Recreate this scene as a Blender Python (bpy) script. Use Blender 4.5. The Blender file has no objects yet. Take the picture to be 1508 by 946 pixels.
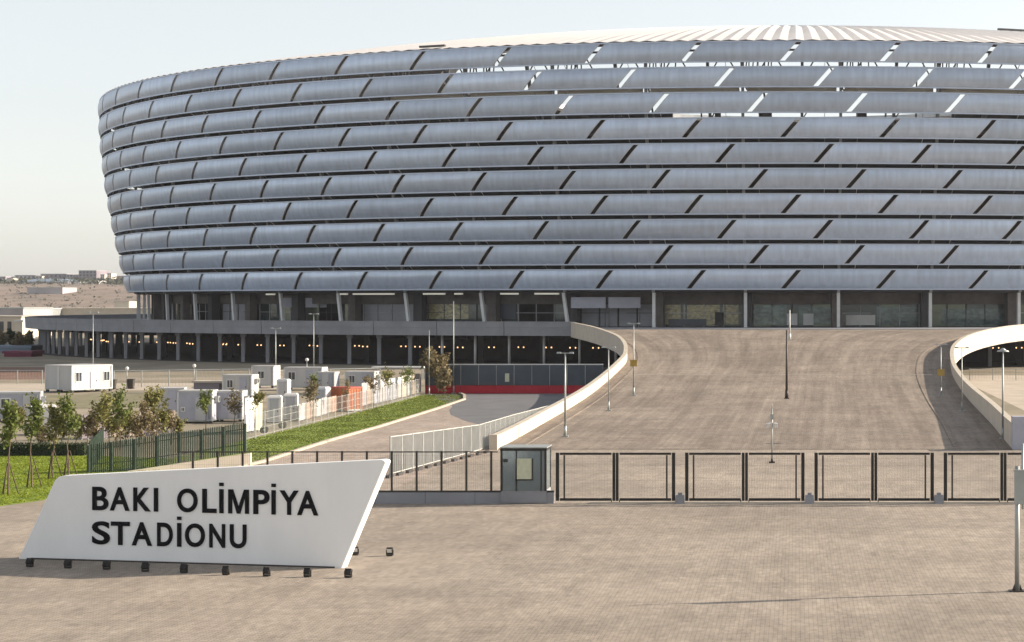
import bpy, math, random
from mathutils import Vector, noise

random.seed(7)
R = math.radians
sc = bpy.context.scene
col = sc.collection

# ------------------------------------------------------------------ camera
F, CX, HY, CH = 2975.0, 1172.0, 444.0, 11.0      # focal (px of 1508), principal x, horizon y, eye height
cam_d = bpy.data.cameras.new('camera')
cam = bpy.data.objects.new('camera', cam_d)
col.objects.link(cam)
cam.location = (0, 0, CH)
cam.rotation_euler = (R(90), 0, 0)
cam_d.sensor_width = 36
cam_d.lens = F / 1508 * 36
cam_d.shift_x = -(CX - 754) / 1508
cam_d.shift_y = -(473 - HY) / 1508
cam_d.clip_start = 0.5
cam_d.clip_end = 30000
sc.camera = cam

# ------------------------------------------------------------------ light
SUN_EL, SUN_AZ = R(20.5), R(76)                    # azimuth clockwise from +Y
sd = Vector((math.cos(SUN_EL) * math.sin(SUN_AZ), math.cos(SUN_EL) * math.cos(SUN_AZ), math.sin(SUN_EL)))
w = bpy.data.worlds.new('World')
sc.world = w
w.use_nodes = True
nt = w.node_tree
bg = nt.nodes['Background']
sky = nt.nodes.new('ShaderNodeTexSky')
sky.sky_type = 'NISHITA'
sky.sun_disc = False
sky.sun_elevation = SUN_EL
sky.sun_rotation = SUN_AZ
sky.altitude = 0
sky.air_density = 0.9
sky.dust_density = 1.0
sky.ozone_density = 0.4
veil = nt.nodes.new('ShaderNodeHueSaturation')      # thin white cloud veil over the whole sky
veil.inputs['Saturation'].default_value = 0.30
nt.links.new(sky.outputs[0], veil.inputs['Color'])
nt.links.new(veil.outputs[0], bg.inputs[0])
bg.inputs[1].default_value = 0.098
sun_d = bpy.data.lights.new('sun', 'SUN')
sun_d.energy = 4.3
sun_d.angle = R(0.6)
sun_d.color = (1.0, 0.87, 0.71)
sun = bpy.data.objects.new('sun', sun_d)
col.objects.link(sun)
sun.rotation_euler = sd.to_track_quat('Z', 'Y').to_euler()
sun.location = (80, 60, 90)
vs = sc.view_settings
vs.view_transform = 'Standard'
vs.look = 'None'
vs.exposure = 1.12
vs.gamma = 1
vs.use_curve_mapping = False
sc.cycles.use_denoising = True
sc.cycles.max_bounces = 6
sc.cycles.transparent_max_bounces = 12

# ------------------------------------------------------------------ pixel helpers
def G(x, y, z=0.0):                       # photo pixel -> point on the level z
    Y = F * (CH - z) / (y - HY)
    return Vector(((x - CX) * Y / F, Y, z))
def A(x, y, Y):                           # photo pixel -> point at depth Y
    return Vector(((x - CX) * Y / F, Y, CH - (y - HY) * Y / F))

# ------------------------------------------------------------------ materials
def lin(c):
    c = c / 255.0
    return c / 12.92 if c <= 0.04045 else ((c + 0.055) / 1.055) ** 2.4
def mat(name, c, rough=0.7, metal=0.0, var=0.15, scale=2.0, bump=0.0, bscale=None, spec=0.4, emit=None, trans=0.0, stretch=None, dark=None):
    m = bpy.data.materials.new(name)
    m.use_nodes = True
    n, l = m.node_tree.nodes, m.node_tree.links
    p = n['Principled BSDF']
    p.inputs['Roughness'].default_value = rough
    p.inputs['Metallic'].default_value = metal
    p.inputs['Specular IOR Level'].default_value = spec
    geo = n.new('ShaderNodeNewGeometry')
    mp = n.new('ShaderNodeMapping')
    l.new(geo.outputs['Position'], mp.inputs[0])
    if stretch:
        mp.inputs['Scale'].default_value = stretch
    nz = n.new('ShaderNodeTexNoise')
    nz.inputs['Scale'].default_value = scale
    nz.inputs['Detail'].default_value = 6
    nz.inputs['Roughness'].default_value = 0.65
    l.new(mp.outputs[0], nz.inputs['Vector'])
    rp = n.new('ShaderNodeValToRGB')
    rp.color_ramp.elements[0].position = 0.3
    rp.color_ramp.elements[1].position = 0.7
    d = dark if dark else tuple(v * (1 - var) for v in c)
    rp.color_ramp.elements[0].color = (*d, 1)
    rp.color_ramp.elements[1].color = (*[min(1, v * (1 + var)) for v in c], 1)
    l.new(nz.outputs['Fac'], rp.inputs[0])
    l.new(rp.outputs[0], p.inputs['Base Color'])
    if bump:
        b = n.new('ShaderNodeBump')
        b.inputs['Strength'].default_value = bump
        b.inputs['Distance'].default_value = 0.05
        nb = n.new('ShaderNodeTexNoise')
        nb.inputs['Scale'].default_value = bscale or scale * 4
        nb.inputs['Detail'].default_value = 5
        l.new(mp.outputs[0], nb.inputs['Vector'])
        l.new(nb.outputs['Fac'], b.inputs['Height'])
        l.new(b.outputs[0], p.inputs['Normal'])
    if emit:
        p.inputs['Emission Color'].default_value = (*emit[0], 1)
        p.inputs['Emission Strength'].default_value = emit[1]
    if trans:
        t = n.new('ShaderNodeBsdfTranslucent')
        mx = n.new('ShaderNodeMixShader')
        mx.inputs[0].default_value = trans
        l.new(rp.outputs[0], t.inputs[0])
        l.new(p.outputs[0], mx.inputs[1])
        l.new(t.outputs[0], mx.inputs[2])
        l.new(mx.outputs[0], n['Material Output'].inputs[0])
    return m

def paving_mat(name, c, c2, streak=False, bw=0.30, bh=0.15):
    """small block pavers: joints, per-block tint, broad stains, and (on the ramp) long wear streaks"""
    m = bpy.data.materials.new(name)
    m.use_nodes = True
    n, l = m.node_tree.nodes, m.node_tree.links
    p = n['Principled BSDF']
    p.inputs['Roughness'].default_value = 0.85
    p.inputs['Specular IOR Level'].default_value = 0.25
    geo = n.new('ShaderNodeNewGeometry')
    br = n.new('ShaderNodeTexBrick')
    br.inputs['Scale'].default_value = 1.0
    br.inputs['Brick Width'].default_value = bw
    br.inputs['Row Height'].default_value = bh
    br.inputs['Mortar Size'].default_value = 0.012
    br.inputs['Color1'].default_value = (*c, 1)
    br.inputs['Color2'].default_value = (*c2, 1)
    br.inputs['Mortar'].default_value = (*[v * 0.45 for v in c], 1)
    l.new(geo.outputs['Position'], br.inputs['Vector'])
    def nz(scale, sx=1, sy=1, det=5, src=None):
        mp = n.new('ShaderNodeMapping')
        mp.inputs['Scale'].default_value = (sx, sy, 1)
        l.new(src or geo.outputs['Position'], mp.inputs[0])
        k = n.new('ShaderNodeTexNoise')
        k.inputs['Scale'].default_value = scale
        k.inputs['Detail'].default_value = det
        k.inputs['Roughness'].default_value = 0.6
        l.new(mp.outputs[0], k.inputs['Vector'])
        return k.outputs['Fac']
    def mul(a, fac, lo, hi, p0=0.3, p1=0.7):
        r = n.new('ShaderNodeValToRGB')
        r.color_ramp.elements[0].position = p0
        r.color_ramp.elements[1].position = p1
        r.color_ramp.elements[0].color = (*lo, 1)
        r.color_ramp.elements[1].color = (*hi, 1)
        l.new(fac, r.inputs[0])
        x = n.new('ShaderNodeMix')
        x.data_type = 'RGBA'
        x.blend_type = 'MULTIPLY'
        x.inputs[0].default_value = 1
        l.new(a, x.inputs[6])
        l.new(r.outputs[0], x.inputs[7])
        return x.outputs[2]
    b2 = n.new('ShaderNodeTexBrick')                 # laying fields, each from another batch of blocks
    b2.inputs['Scale'].default_value = 1.0
    b2.inputs['Brick Width'].default_value = 4.1
    b2.inputs['Row Height'].default_value = 1.35
    b2.inputs['Mortar Size'].default_value = 0.025
    b2.inputs['Color1'].default_value = (1.06, 1.05, 1.04, 1)
    b2.inputs['Color2'].default_value = (0.93, 0.93, 0.93, 1)
    b2.inputs['Mortar'].default_value = (0.84, 0.84, 0.84, 1)
    wob = n.new('ShaderNodeTexNoise')
    wob.inputs['Scale'].default_value = 0.25
    l.new(geo.outputs['Position'], wob.inputs['Vector'])
    ad = n.new('ShaderNodeVectorMath')
    l.new(geo.outputs['Position'], ad.inputs[0])
    l.new(wob.outputs['Color'], ad.inputs[1])
    l.new(ad.outputs[0], b2.inputs['Vector'])
    x2 = n.new('ShaderNodeMix')
    x2.data_type = 'RGBA'
    x2.blend_type = 'MULTIPLY'
    x2.inputs[0].default_value = 1
    l.new(br.outputs['Color'], x2.inputs[6])
    l.new(b2.outputs['Color'], x2.inputs[7])
    c_ = mul(x2.outputs[2], nz(0.035, 1, 2.4, 3), (0.90, 0.895, 0.89), (1.05, 1.05, 1.05), 0.38, 0.62)
    c_ = mul(c_, nz(0.09, 1, 0.6), (0.86, 0.85, 0.84), (1.08, 1.06, 1.05))
    c_ = mul(c_, nz(0.9, 1, 0.25), (0.82, 0.81, 0.80), (1.10, 1.10, 1.09))
    c_ = mul(c_, nz(4.0, 1, 0.3, 3), (0.82, 0.82, 0.82), (1.14, 1.14, 1.14))
    if streak:
        uv = n.new('ShaderNodeUVMap')
        c_ = mul(c_, nz(1.0, 26, 1.4, 4, uv.outputs[0]), (0.72, 0.70, 0.685), (1.12, 1.11, 1.10))
        c_ = mul(c_, nz(1.0, 75, 1.2, 3, uv.outputs[0]), (0.82, 0.81, 0.80), (1.07, 1.07, 1.07))
    l.new(c_, p.inputs['Base Color'])
    b = n.new('ShaderNodeBump')
    b.inputs['Strength'].default_value = 0.4
    b.inputs['Distance'].default_value = 0.02
    l.new(br.outputs['Fac'], b.inputs['Height'])
    b.invert = True
    l.new(b.outputs[0], p.inputs['Normal'])
    return m

def glass_mat(name, c, rough=0.06):
    m = mat(name, c, rough, 0.3, 0.2, 0.4, spec=0.9)
    return m

M = {}
M['paver'] = paving_mat('block_paving', (0.405, 0.353, 0.297), (0.335, 0.290, 0.243))
M['ramp'] = paving_mat('ramp_paving', (0.36, 0.311, 0.264), (0.305, 0.262, 0.221), True)
M['path'] = paving_mat('path_paving', (0.45, 0.38, 0.33), (0.40, 0.335, 0.285))
M['asphalt'] = mat('asphalt', (0.13, 0.13, 0.135), 0.9, 0, 0.2, 0.3, 0.2, 8)
M['dirt'] = mat('dry_dirt', (0.25, 0.205, 0.155), 0.95, 0, 0.4, 0.06, 0.4, 1.0, dark=(0.13, 0.12, 0.075))
M['soil'] = mat('brown_soil', (0.16, 0.085, 0.055), 0.95, 0, 0.3, 0.3, 0.4, 2)
M['sand'] = mat('pale_sand', (0.42, 0.36, 0.29), 0.95, 0, 0.15, 0.3, 0.3, 3)
M['grass'] = mat('lawn_grass', (0.205, 0.25, 0.02), 0.9, 0, 0.3, 0.5, 0.5, 12, dark=(0.09, 0.15, 0.018))
M['weeds'] = mat('weedy_soil', (0.19, 0.165, 0.10), 0.95, 0, 0.3, 0.4, 0.4, 3, dark=(0.12, 0.115, 0.06))
M['blade'] = mat('grass_blade', (0.205, 0.25, 0.02), 0.8, 0, 0.35, 0.7, trans=0.45)
M['blade_dry'] = mat('grass_blade_worn', (0.125, 0.155, 0.03), 0.8, 0, 0.45, 0.7, trans=0.45)
M['hill'] = mat('hill_earth', (0.21, 0.15, 0.115), 1.0, 0, 0.4, 0.02, 0.3, 0.05, dark=(0.12, 0.10, 0.075))
M['scrub'] = mat('scrub', (0.05, 0.055, 0.03), 0.9, 0, 0.4, 0.02)
M['concrete'] = mat('grey_concrete', (0.25, 0.255, 0.275), 0.8, 0, 0.14, 0.35, 0.15, 3)
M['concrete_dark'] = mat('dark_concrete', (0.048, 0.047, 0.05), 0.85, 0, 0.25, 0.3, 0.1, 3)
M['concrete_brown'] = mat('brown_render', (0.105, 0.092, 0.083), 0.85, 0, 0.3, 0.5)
M['cream'] = mat('cream_concrete', (0.50, 0.44, 0.36), 0.75, 0, 0.10, 0.6, 0.12, 4)
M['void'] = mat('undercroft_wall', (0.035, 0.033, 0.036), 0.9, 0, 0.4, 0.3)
def panel_mat(name, c, rough, tr):
    m = mat(name, c, rough, 0.30, 0.05, 0.08, trans=tr)
    n, l = m.node_tree.nodes, m.node_tree.links
    p = n['Principled BSDF']
    src = p.inputs['Base Color'].links[0].from_socket
    oi = n.new('ShaderNodeObjectInfo')
    mr = n.new('ShaderNodeMapRange')
    mr.inputs['To Min'].default_value = 0.86
    mr.inputs['To Max'].default_value = 1.10
    l.new(oi.outputs['Random'], mr.inputs['Value'])
    geo = n.new('ShaderNodeNewGeometry')
    mp = n.new('ShaderNodeMapping')
    mp.inputs['Scale'].default_value = (1.0, 1.0, 0.12)
    l.new(geo.outputs['Position'], mp.inputs[0])
    nz = n.new('ShaderNodeTexNoise')
    nz.inputs['Scale'].default_value = 1.3
    nz.inputs['Detail'].default_value = 4
    l.new(mp.outputs[0], nz.inputs['Vector'])
    m2 = n.new('ShaderNodeMapRange')
    m2.inputs['From Min'].default_value = 0.3
    m2.inputs['From Max'].default_value = 0.7
    m2.inputs['To Min'].default_value = 0.87
    m2.inputs['To Max'].default_value = 1.06
    l.new(nz.outputs['Fac'], m2.inputs['Value'])
    mm = n.new('ShaderNodeMath')
    mm.operation = 'MULTIPLY'
    l.new(mr.outputs[0], mm.inputs[0])
    l.new(m2.outputs[0], mm.inputs[1])
    vm = n.new('ShaderNodeVectorMath')
    vm.operation = 'SCALE'
    l.new(src, vm.inputs[0])
    l.new(mm.outputs[0], vm.inputs['Scale'])
    l.new(vm.outputs[0], p.inputs['Base Color'])
    return m
M['panel'] = panel_mat('facade_cushion', (0.545, 0.63, 0.765), 0.36, 0.08)
M['panel_b'] = panel_mat('facade_cushion_b', (0.53, 0.61, 0.735), 0.42, 0.08)
M['panel_c'] = panel_mat('facade_cushion_c', (0.57, 0.65, 0.78), 0.32, 0.08)
M['rail'] = mat('facade_rail_metal', (0.46, 0.52, 0.62), 0.45, 0.3, 0.08, 0.5)
M['trim'] = mat('panel_trim', (0.55, 0.56, 0.58), 0.45, 0.4, 0.08, 0.5)
M['steel'] = mat('grey_steel', (0.30, 0.30, 0.31), 0.5, 0.3, 0.12, 0.8)
M['steel_light'] = mat('light_steel', (0.58, 0.58, 0.57), 0.55, 0.1, 0.1, 0.8)
M['steel_dark'] = mat('dark_steel', (0.06, 0.058, 0.056), 0.5, 0.3, 0.2, 0.8)
M['roof'] = mat('roof_sheet', (0.80, 0.76, 0.73), 0.6, 0, 0.06, 0.12, trans=0.12)
M['seat'] = mat('seating', (0.18, 0.19, 0.20), 0.8, 0, 0.2, 0.5)
M['glass'] = glass_mat('storefront_glass', (0.045, 0.065, 0.065))
M['glass_g'] = glass_mat('storefront_glass_green', (0.10, 0.125, 0.085), 0.15)
M['glass_b'] = glass_mat('booth_glass', (0.14, 0.19, 0.215), 0.1)
M['white'] = mat('white_paint', (0.64, 0.63, 0.61), 0.5, 0, 0.05, 1.0)
M['off'] = mat('offwhite_cabin', (0.46, 0.455, 0.45), 0.55, 0, 0.07, 1.2, stretch=(1, 1, 0.3))
M['lilac'] = mat('greyish_cabin', (0.37, 0.375, 0.43), 0.55, 0, 0.08, 1.2)
M['sign'] = mat('sign_coating', (0.85, 0.845, 0.83), 0.5, 0, 0.05, 0.5, stretch=(1, 1, 0.4))
M['letter'] = mat('letter_black', (0.008, 0.008, 0.010), 0.7, 0, 0.3, 3, spec=0.12)
M['black'] = mat('black_metal', (0.022, 0.020, 0.018), 0.5, 0.2, 0.3, 2)
M['black_soft'] = mat('worn_black_metal', (0.05, 0.045, 0.038), 0.6, 0.2, 0.3, 2)
M['tyre'] = mat('rubber', (0.02, 0.02, 0.02), 0.95, 0, 0.2, 2, spec=0.1)
M['olive_reflection'] = mat('mottled_reflection', (0.32, 0.28, 0.13), 0.3, 0, 0.5, 1.5, dark=(0.035, 0.04, 0.03), spec=.8, stretch=(1, 1, 1.8))  # olive and cream mottling colours in the landscape mirrored by the glazing
M['teal'] = mat('teal_reflection', (0.10, 0.15, 0.15), 0.07, 0.35, 0.4, 1.1, dark=(0.02, 0.036, 0.04), spec=.9, stretch=(1, 1, 1.6))  # teal mottling colours in a reflection on the glazing
M['floor_dark'] = mat('undercroft_floor_shade', (0.045, 0.044, 0.045), 0.9, 0, 0.3, 0.4)
M['wire'] = mat('galvanised_wire', (0.32, 0.28, 0.24), 0.6, 0.4, 0.1, 1)
M['mesh_white'] = mat('white_mesh', (0.47, 0.47, 0.44), 0.6, 0, 0.1, 1)
M['green_metal'] = mat('green_metal', (0.05, 0.075, 0.055), 0.55, 0.1, 0.25, 2)
M['galv'] = mat('galvanised_pole', (0.36, 0.38, 0.37), 0.5, 0.5, 0.12, 1.5)
M['pole_dark'] = mat('bronze_pole', (0.05, 0.04, 0.035), 0.5, 0.3, 0.2, 1.5)
M['yellow'] = mat('yellow_box', (0.36, 0.24, 0.05), 0.6, 0, 0.1, 2)
M['red'] = mat('red_wall', (0.42, 0.012, 0.028), 0.6, 0, 0.15, 0.6)
M['blue_panel'] = mat('dark_blue_panel', (0.045, 0.06, 0.08), 0.4, 0, 0.2, 0.6)
M['orange'] = mat('orange_container', (0.42, 0.125, 0.05), 0.6, 0, 0.15, 1.2)
M['orange_red'] = mat('red_container', (0.40, 0.08, 0.05), 0.6, 0, 0.2, 1.2)
M['salmon'] = mat('salmon_sheet', (0.42, 0.26, 0.20), 0.7, 0, 0.15, 1.2)
M['bark'] = mat('bark', (0.12, 0.085, 0.06), 0.9, 0, 0.25, 4)
M['stake'] = mat('stake_wood', (0.10, 0.075, 0.05), 0.9, 0, 0.2, 4)
M['leaf'] = mat('leaf_green', (0.125, 0.155, 0.03), 0.7, 0, 0.45, 1.6, trans=0.3)
M['leaf_o'] = mat('leaf_olive', (0.175, 0.165, 0.045), 0.7, 0, 0.45, 1.6, trans=0.3)
M['leaf_b'] = mat('leaf_brown', (0.19, 0.15, 0.075), 0.75, 0, 0.4, 1.6, trans=0.25)
M['leaf_d'] = mat('leaf_dark', (0.03, 0.045, 0.015), 0.7, 0, 0.4, 1.6, trans=0.2)
M['window'] = glass_mat('window_glass', (0.06, 0.07, 0.085))
M['lamp_glow'] = mat('lamp_glow', (0.9, 0.6, 0.35), 0.5, 0, 0.05, 1, emit=((1.0, 0.55, 0.25), 1.1))
M['daylight_glow'] = mat('daylight_glow', (0.8, 0.8, 0.7), 0.5, 0, 0.05, 1, emit=((1.0, 0.95, 0.8), 0.12))
M['notice'] = mat('notice_cream', (0.50, 0.52, 0.38), 0.7, 0, 0.12, 3)
M['roof_blue'] = mat('blue_roof', (0.17, 0.22, 0.29), 0.6, 0, 0.1, 0.1)
M['sandstone'] = mat('sandstone', (0.62, 0.55, 0.45), 0.8, 0, 0.12, 0.15)
M['far_grey'] = mat('far_render', (0.36, 0.34, 0.35), 0.8, 0, 0.2, 0.05)
M['far_mauve'] = mat('far_mauve_render', (0.22, 0.19, 0.215), 0.8, 0, 0.2, 0.05)
M['maroon'] = mat('maroon_sheet', (0.16, 0.03, 0.06), 0.7, 0, 0.2, 0.5)

# ------------------------------------------------------------------ mesh builder
class MB:
    def __init__(s):
        s.v, s.f, s.sm, s.uv = [], [], [], {}
    def face(s, pts, smooth=False):
        b = len(s.v)
        s.v += [tuple(p) for p in pts]
        s.f.append(tuple(range(b, b + len(pts))))
        s.sm.append(smooth)
        return s
    def hexa(s, lo, hi):                       # two matching quads, lower then upper
        b = len(s.v)
        s.v += [tuple(p) for p in lo] + [tuple(p) for p in hi]
        for q in ((3, 2, 1, 0), (4, 5, 6, 7), (0, 1, 5, 4), (1, 2, 6, 5), (2, 3, 7, 6), (3, 0, 4, 7)):
            s.f.append(tuple(b + i for i in q))
            s.sm.append(False)
        return s
    def box(s, c, d, rz=0.0, tilt=0.0):
        x, y, z = d[0] / 2, d[1] / 2, d[2] / 2
        cr, sr, ct, st = math.cos(rz), math.sin(rz), math.cos(tilt), math.sin(tilt)
        def T(p):
            px, py, pz = p
            py, pz = py * ct - pz * st, py * st + pz * ct
            return (c[0] + px * cr - py * sr, c[1] + px * sr + py * cr, c[2] + pz)
        return s.hexa([T(p) for p in ((-x, -y, -z), (x, -y, -z), (x, y, -z), (-x, y, -z))],
                      [T(p) for p in ((-x, -y, z), (x, -y, z), (x, y, z), (-x, y, z))])
    def tube(s, p0, p1, r0, r1=None, n=6, caps=True, smooth=True):
        p0, p1 = Vector(p0), Vector(p1)
        r1 = r0 if r1 is None else r1
        d = (p1 - p0).normalized()
        u = d.orthogonal().normalized()
        k = d.cross(u)
        b = len(s.v)
        for p, r in ((p0, r0), (p1, r1)):
            for i in range(n):
                a = 2 * math.pi * i / n
                s.v.append(tuple(p + (u * math.cos(a) + k * math.sin(a)) * r))
        for i in range(n):
            j = (i + 1) % n
            s.f.append((b + i, b + j, b + n + j, b + n + i))
            s.sm.append(smooth)
        if caps:
            s.f.append(tuple(b + i for i in reversed(range(n))))
            s.f.append(tuple(b + n + i for i in range(n)))
            s.sm += [False, False]
        return s
    def bar(s, p0, p1, w, h, up=(0, 0, 1)):
        p0, p1 = Vector(p0), Vector(p1)
        d = (p1 - p0).normalized()
        u = Vector(up)
        if abs(d.dot(u)) > 0.95:
            u = Vector((0, 1, 0))
        x = d.cross(u).normalized() * w / 2
        y = x.cross(d).normalized() * h / 2
        return s.hexa([p0 - x - y, p0 + x - y, p0 + x + y, p0 - x + y], [p1 - x - y, p1 + x - y, p1 + x + y, p1 - x + y])
    def sweep(s, rings, smooth=False, caps=True):   # list of equal-length point loops
        b = len(s.v)
        n = len(rings[0])
        for r in rings:
            s.v += [tuple(p) for p in r]
        for k in range(len(rings) - 1):
            for i in range(n):
                j = (i + 1) % n
                s.f.append((b + k * n + i, b + k * n + j, b + (k + 1) * n + j, b + (k + 1) * n + i))
                s.sm.append(smooth)
        if caps:
            s.f.append(tuple(b + i for i in reversed(range(n))))
            s.f.append(tuple(b + (len(rings) - 1) * n + i for i in range(n)))
            s.sm += [False, False]
        return s
    def sphere(s, c, r, n=8, m=5, sz=1.0):
        rings = []
        for k in range(m + 1):
            ph = math.pi * k / m
            rr = max(0.02, math.sin(ph)) * r
            rings.append([(c[0] + rr * math.cos(2 * math.pi * i / n), c[1] + rr * math.sin(2 * math.pi * i / n), c[2] - r * sz * math.cos(ph)) for i in range(n)])
        return s.sweep(rings, True)
    def mesh(s, name, m):
        me = bpy.data.meshes.new(name)
        me.from_pydata(s.v, [], s.f)
        me.polygons.foreach_set('use_smooth', s.sm)
        if s.uv:
            l = me.uv_layers.new(name='UVMap')
            for lp in me.loops:
                l.data[lp.index].uv = s.uv.get(lp.vertex_index, (0, 0))
        me.materials.append(m if not isinstance(m, str) else M[m])
        me.update()
        return me
    def build(s, name, m, parent=None, loc=None):
        """parent given: vertices are in world space, stored relative to the parent's location"""
        if parent is not None:
            L = base_loc(parent)
            s.v = [(a - L[0], b - L[1], c - L[2]) for a, b, c in s.v]
        o = bpy.data.objects.new(name, s.mesh(name, m))
        col.objects.link(o)
        if parent is not None:
            o.parent = parent
        return o

LOC = {}
def base_loc(o):
    while o is not None:
        if o.name in LOC:
            return LOC[o.name]
        o = o.parent
    return (0, 0, 0)
def tag(o, label=None, cat=None, group=None, kind=None):
    if label: o['label'] = label
    if cat: o['category'] = cat
    if group: o['group'] = group
    if kind: o['kind'] = kind
    return o
def thing(name, loc, label, cat, group=None):
    o = bpy.data.objects.new(name, None)
    o.empty_display_size = 0.3
    col.objects.link(o)
    o.location = loc
    LOC[o.name] = tuple(loc)
    return tag(o, label, cat, group)
def solo(mb, name, m, loc, label, cat, group=None):      # one-mesh thing
    mb.v = [(a - loc[0], b - loc[1], c - loc[2]) for a, b, c in mb.v]
    o = mb.build(name, m)
    o.location = loc
    return tag(o, label, cat, group)
def copy_tree(o, parent=None):
    c = o.copy()
    col.objects.link(c)
    if parent is not None:
        c.parent = parent
    for ch in list(o.children):
        copy_tree(ch, c)
    return c
def interp(pts, x):                                       # smooth monotone interpolation
    if x <= pts[0][0]: return pts[0][1]
    if x >= pts[-1][0]: return pts[-1][1]
    n = len(pts)
    d = [(pts[i + 1][1] - pts[i][1]) / (pts[i + 1][0] - pts[i][0]) for i in range(n - 1)]
    mm = [d[0]] + [0 if d[i] * d[i + 1] <= 0 else 2 * d[i] * d[i + 1] / (d[i] + d[i + 1]) for i in range(n - 2)] + [d[-1]]
    for i in range(n - 1):
        if x <= pts[i + 1][0]:
            h = pts[i + 1][0] - pts[i][0]
            t = (x - pts[i][0]) / h
            return ((2 * t**3 - 3 * t**2 + 1) * pts[i][1] + (t**3 - 2 * t**2 + t) * h * mm[i]
                    + (-2 * t**3 + 3 * t**2) * pts[i + 1][1] + (t**3 - t**2) * h * mm[i + 1])

# ================================================================== SETTING
def sheet(name, pts, m, z, kind='structure'):
    mb = MB()
    mb.face([(p[0], p[1], z) for p in pts])
    o = mb.build(name, m)
    return tag(o, kind=kind)
def px(*pts):
    return [G(x, y) for x, y in pts]
sheet('ground', [(-9000, -300), (9000, -300), (9000, 12000), (-9000, 12000)], 'dirt', -0.004)
sheet('plaza_paving', [(-120, 10), (120, 10), (120, 109.6), (-38.5, 109.6), (-44, 108.9), (-120, 108)], 'paver', 0.0)
sheet('forecourt_paving', [(-36, 109.6), (40, 109.6), (40, 150.5), (-36, 150.5)], 'paver', 0.0)
sheet('footpath', px((372, 700), (388, 681), (485, 650), (560, 629), (640, 604), (690, 588), (716, 583), (735, 600), (738, 632), (722, 668), (640, 690), (560, 729), (380, 729)), 'path', 0.004)
sheet('side_road', [(-36, 212), (-35, 204), (-33.5, 196), (-30.5, 186), (-27, 177), (-22.6, 170), (-22.6, 330), (-40, 330), (-44, 242), (-40, 226)], 'asphalt', 0.012)
sheet('lawn', px((-700, 763), (0, 746), (64, 737), (140, 707), (255, 691), (262, 676), (135, 671), (-700, 671)), 'grass', 0.004)
sheet('grass_verge', px((345, 690), (388, 680), (485, 649), (560, 628), (640, 603), (684, 588), (682, 582), (660, 577), (618, 583), (540, 604), (440, 629), (362, 648), (250, 676)), 'grass', 0.008)
sheet('soil_bank', px((-200, 541), (66, 541), (66, 559), (-200, 561)), 'soil', 0.004)
sheet('service_road', px((-300, 566), (400, 564), (410, 574), (-300, 578)), 'sand', 0.008)
sheet('yard_ground', px((-60, 600), (250, 590), (390, 585), (618, 580), (540, 603), (440, 628), (362, 647), (260, 660), (-60, 660)), 'dirt', 0.002)
sheet('weedy_ground', px((-80, 584), (250, 580), (330, 583), (250, 600), (-80, 606)), 'weeds', 0.006)
sheet('sand_ground', [(23, 158), (80, 158), (90, 300), (23, 300)], 'sand', 0.004)
# kerb along the verge
mb = MB()
kp = px((345, 691), (388, 681), (485, 650), (560, 629), (640, 604), (684, 589), (684, 583), (668, 576))
for a, b in zip(kp, kp[1:]):
    d = (b - a).normalized()
    mb.bar(a + Vector((0, 0, 0.05)) - d * 0.02, b + Vector((0, 0, 0.05)), 0.3, 0.24)
tag(mb.build('kerb', 'sand'), kind='structure')

# grass blades on both lawns
def in_poly(x, y, P):
    c = False
    for i in range(len(P)):
        a, b = P[i], P[i - 1]
        if (a[1] > y) != (b[1] > y) and x < (b[0] - a[0]) * (y - a[1]) / (b[1] - a[1]) + a[0]:
            c = not c
    return c
def blades(name, P, n, m, hmin, hmax, wid=0.06):
    mb = MB()
    xs, ys = [p[0] for p in P], [p[1] for p in P]
    k = 0
    while k < n:
        x, y = random.uniform(min(xs), max(xs)), random.uniform(min(ys), max(ys))
        if not in_poly(x, y, P):
            continue
        k += 1
        nn = noise.noise((x * 0.4, y * 0.25, 3))
        h = random.uniform(hmin, hmax) * (1 + 0.8 * nn)
        a = random.uniform(0, math.pi)
        dx, dy = math.cos(a) * wid, math.sin(a) * wid
        ox, oy = random.uniform(-.06, .06), random.uniform(-.06, .06)
        mb.face([(x - dx, y - dy, 0), (x + dx, y + dy, 0), (x + ox + dx * .3, y + oy + dy * .3, h), (x + ox - dx * .3, y + oy - dy * .3, h)])
    return tag(mb.build(name, m), 'short mown grass blades covering the turf', 'grass', kind='stuff')
blades('grass', px((-30, 746), (0, 745), (64, 736), (140, 706), (250, 691), (258, 677), (135, 672), (-30, 672)), 14000, 'blade', 0.03, 0.07)
blades('grass', px((350, 689), (388, 680), (485, 649), (560, 628), (640, 603), (682, 588), (680, 582), (660, 578), (618, 584), (540, 605), (440, 630), (362, 649)), 20000, 'blade_dry', 0.03, 0.08)

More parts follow.
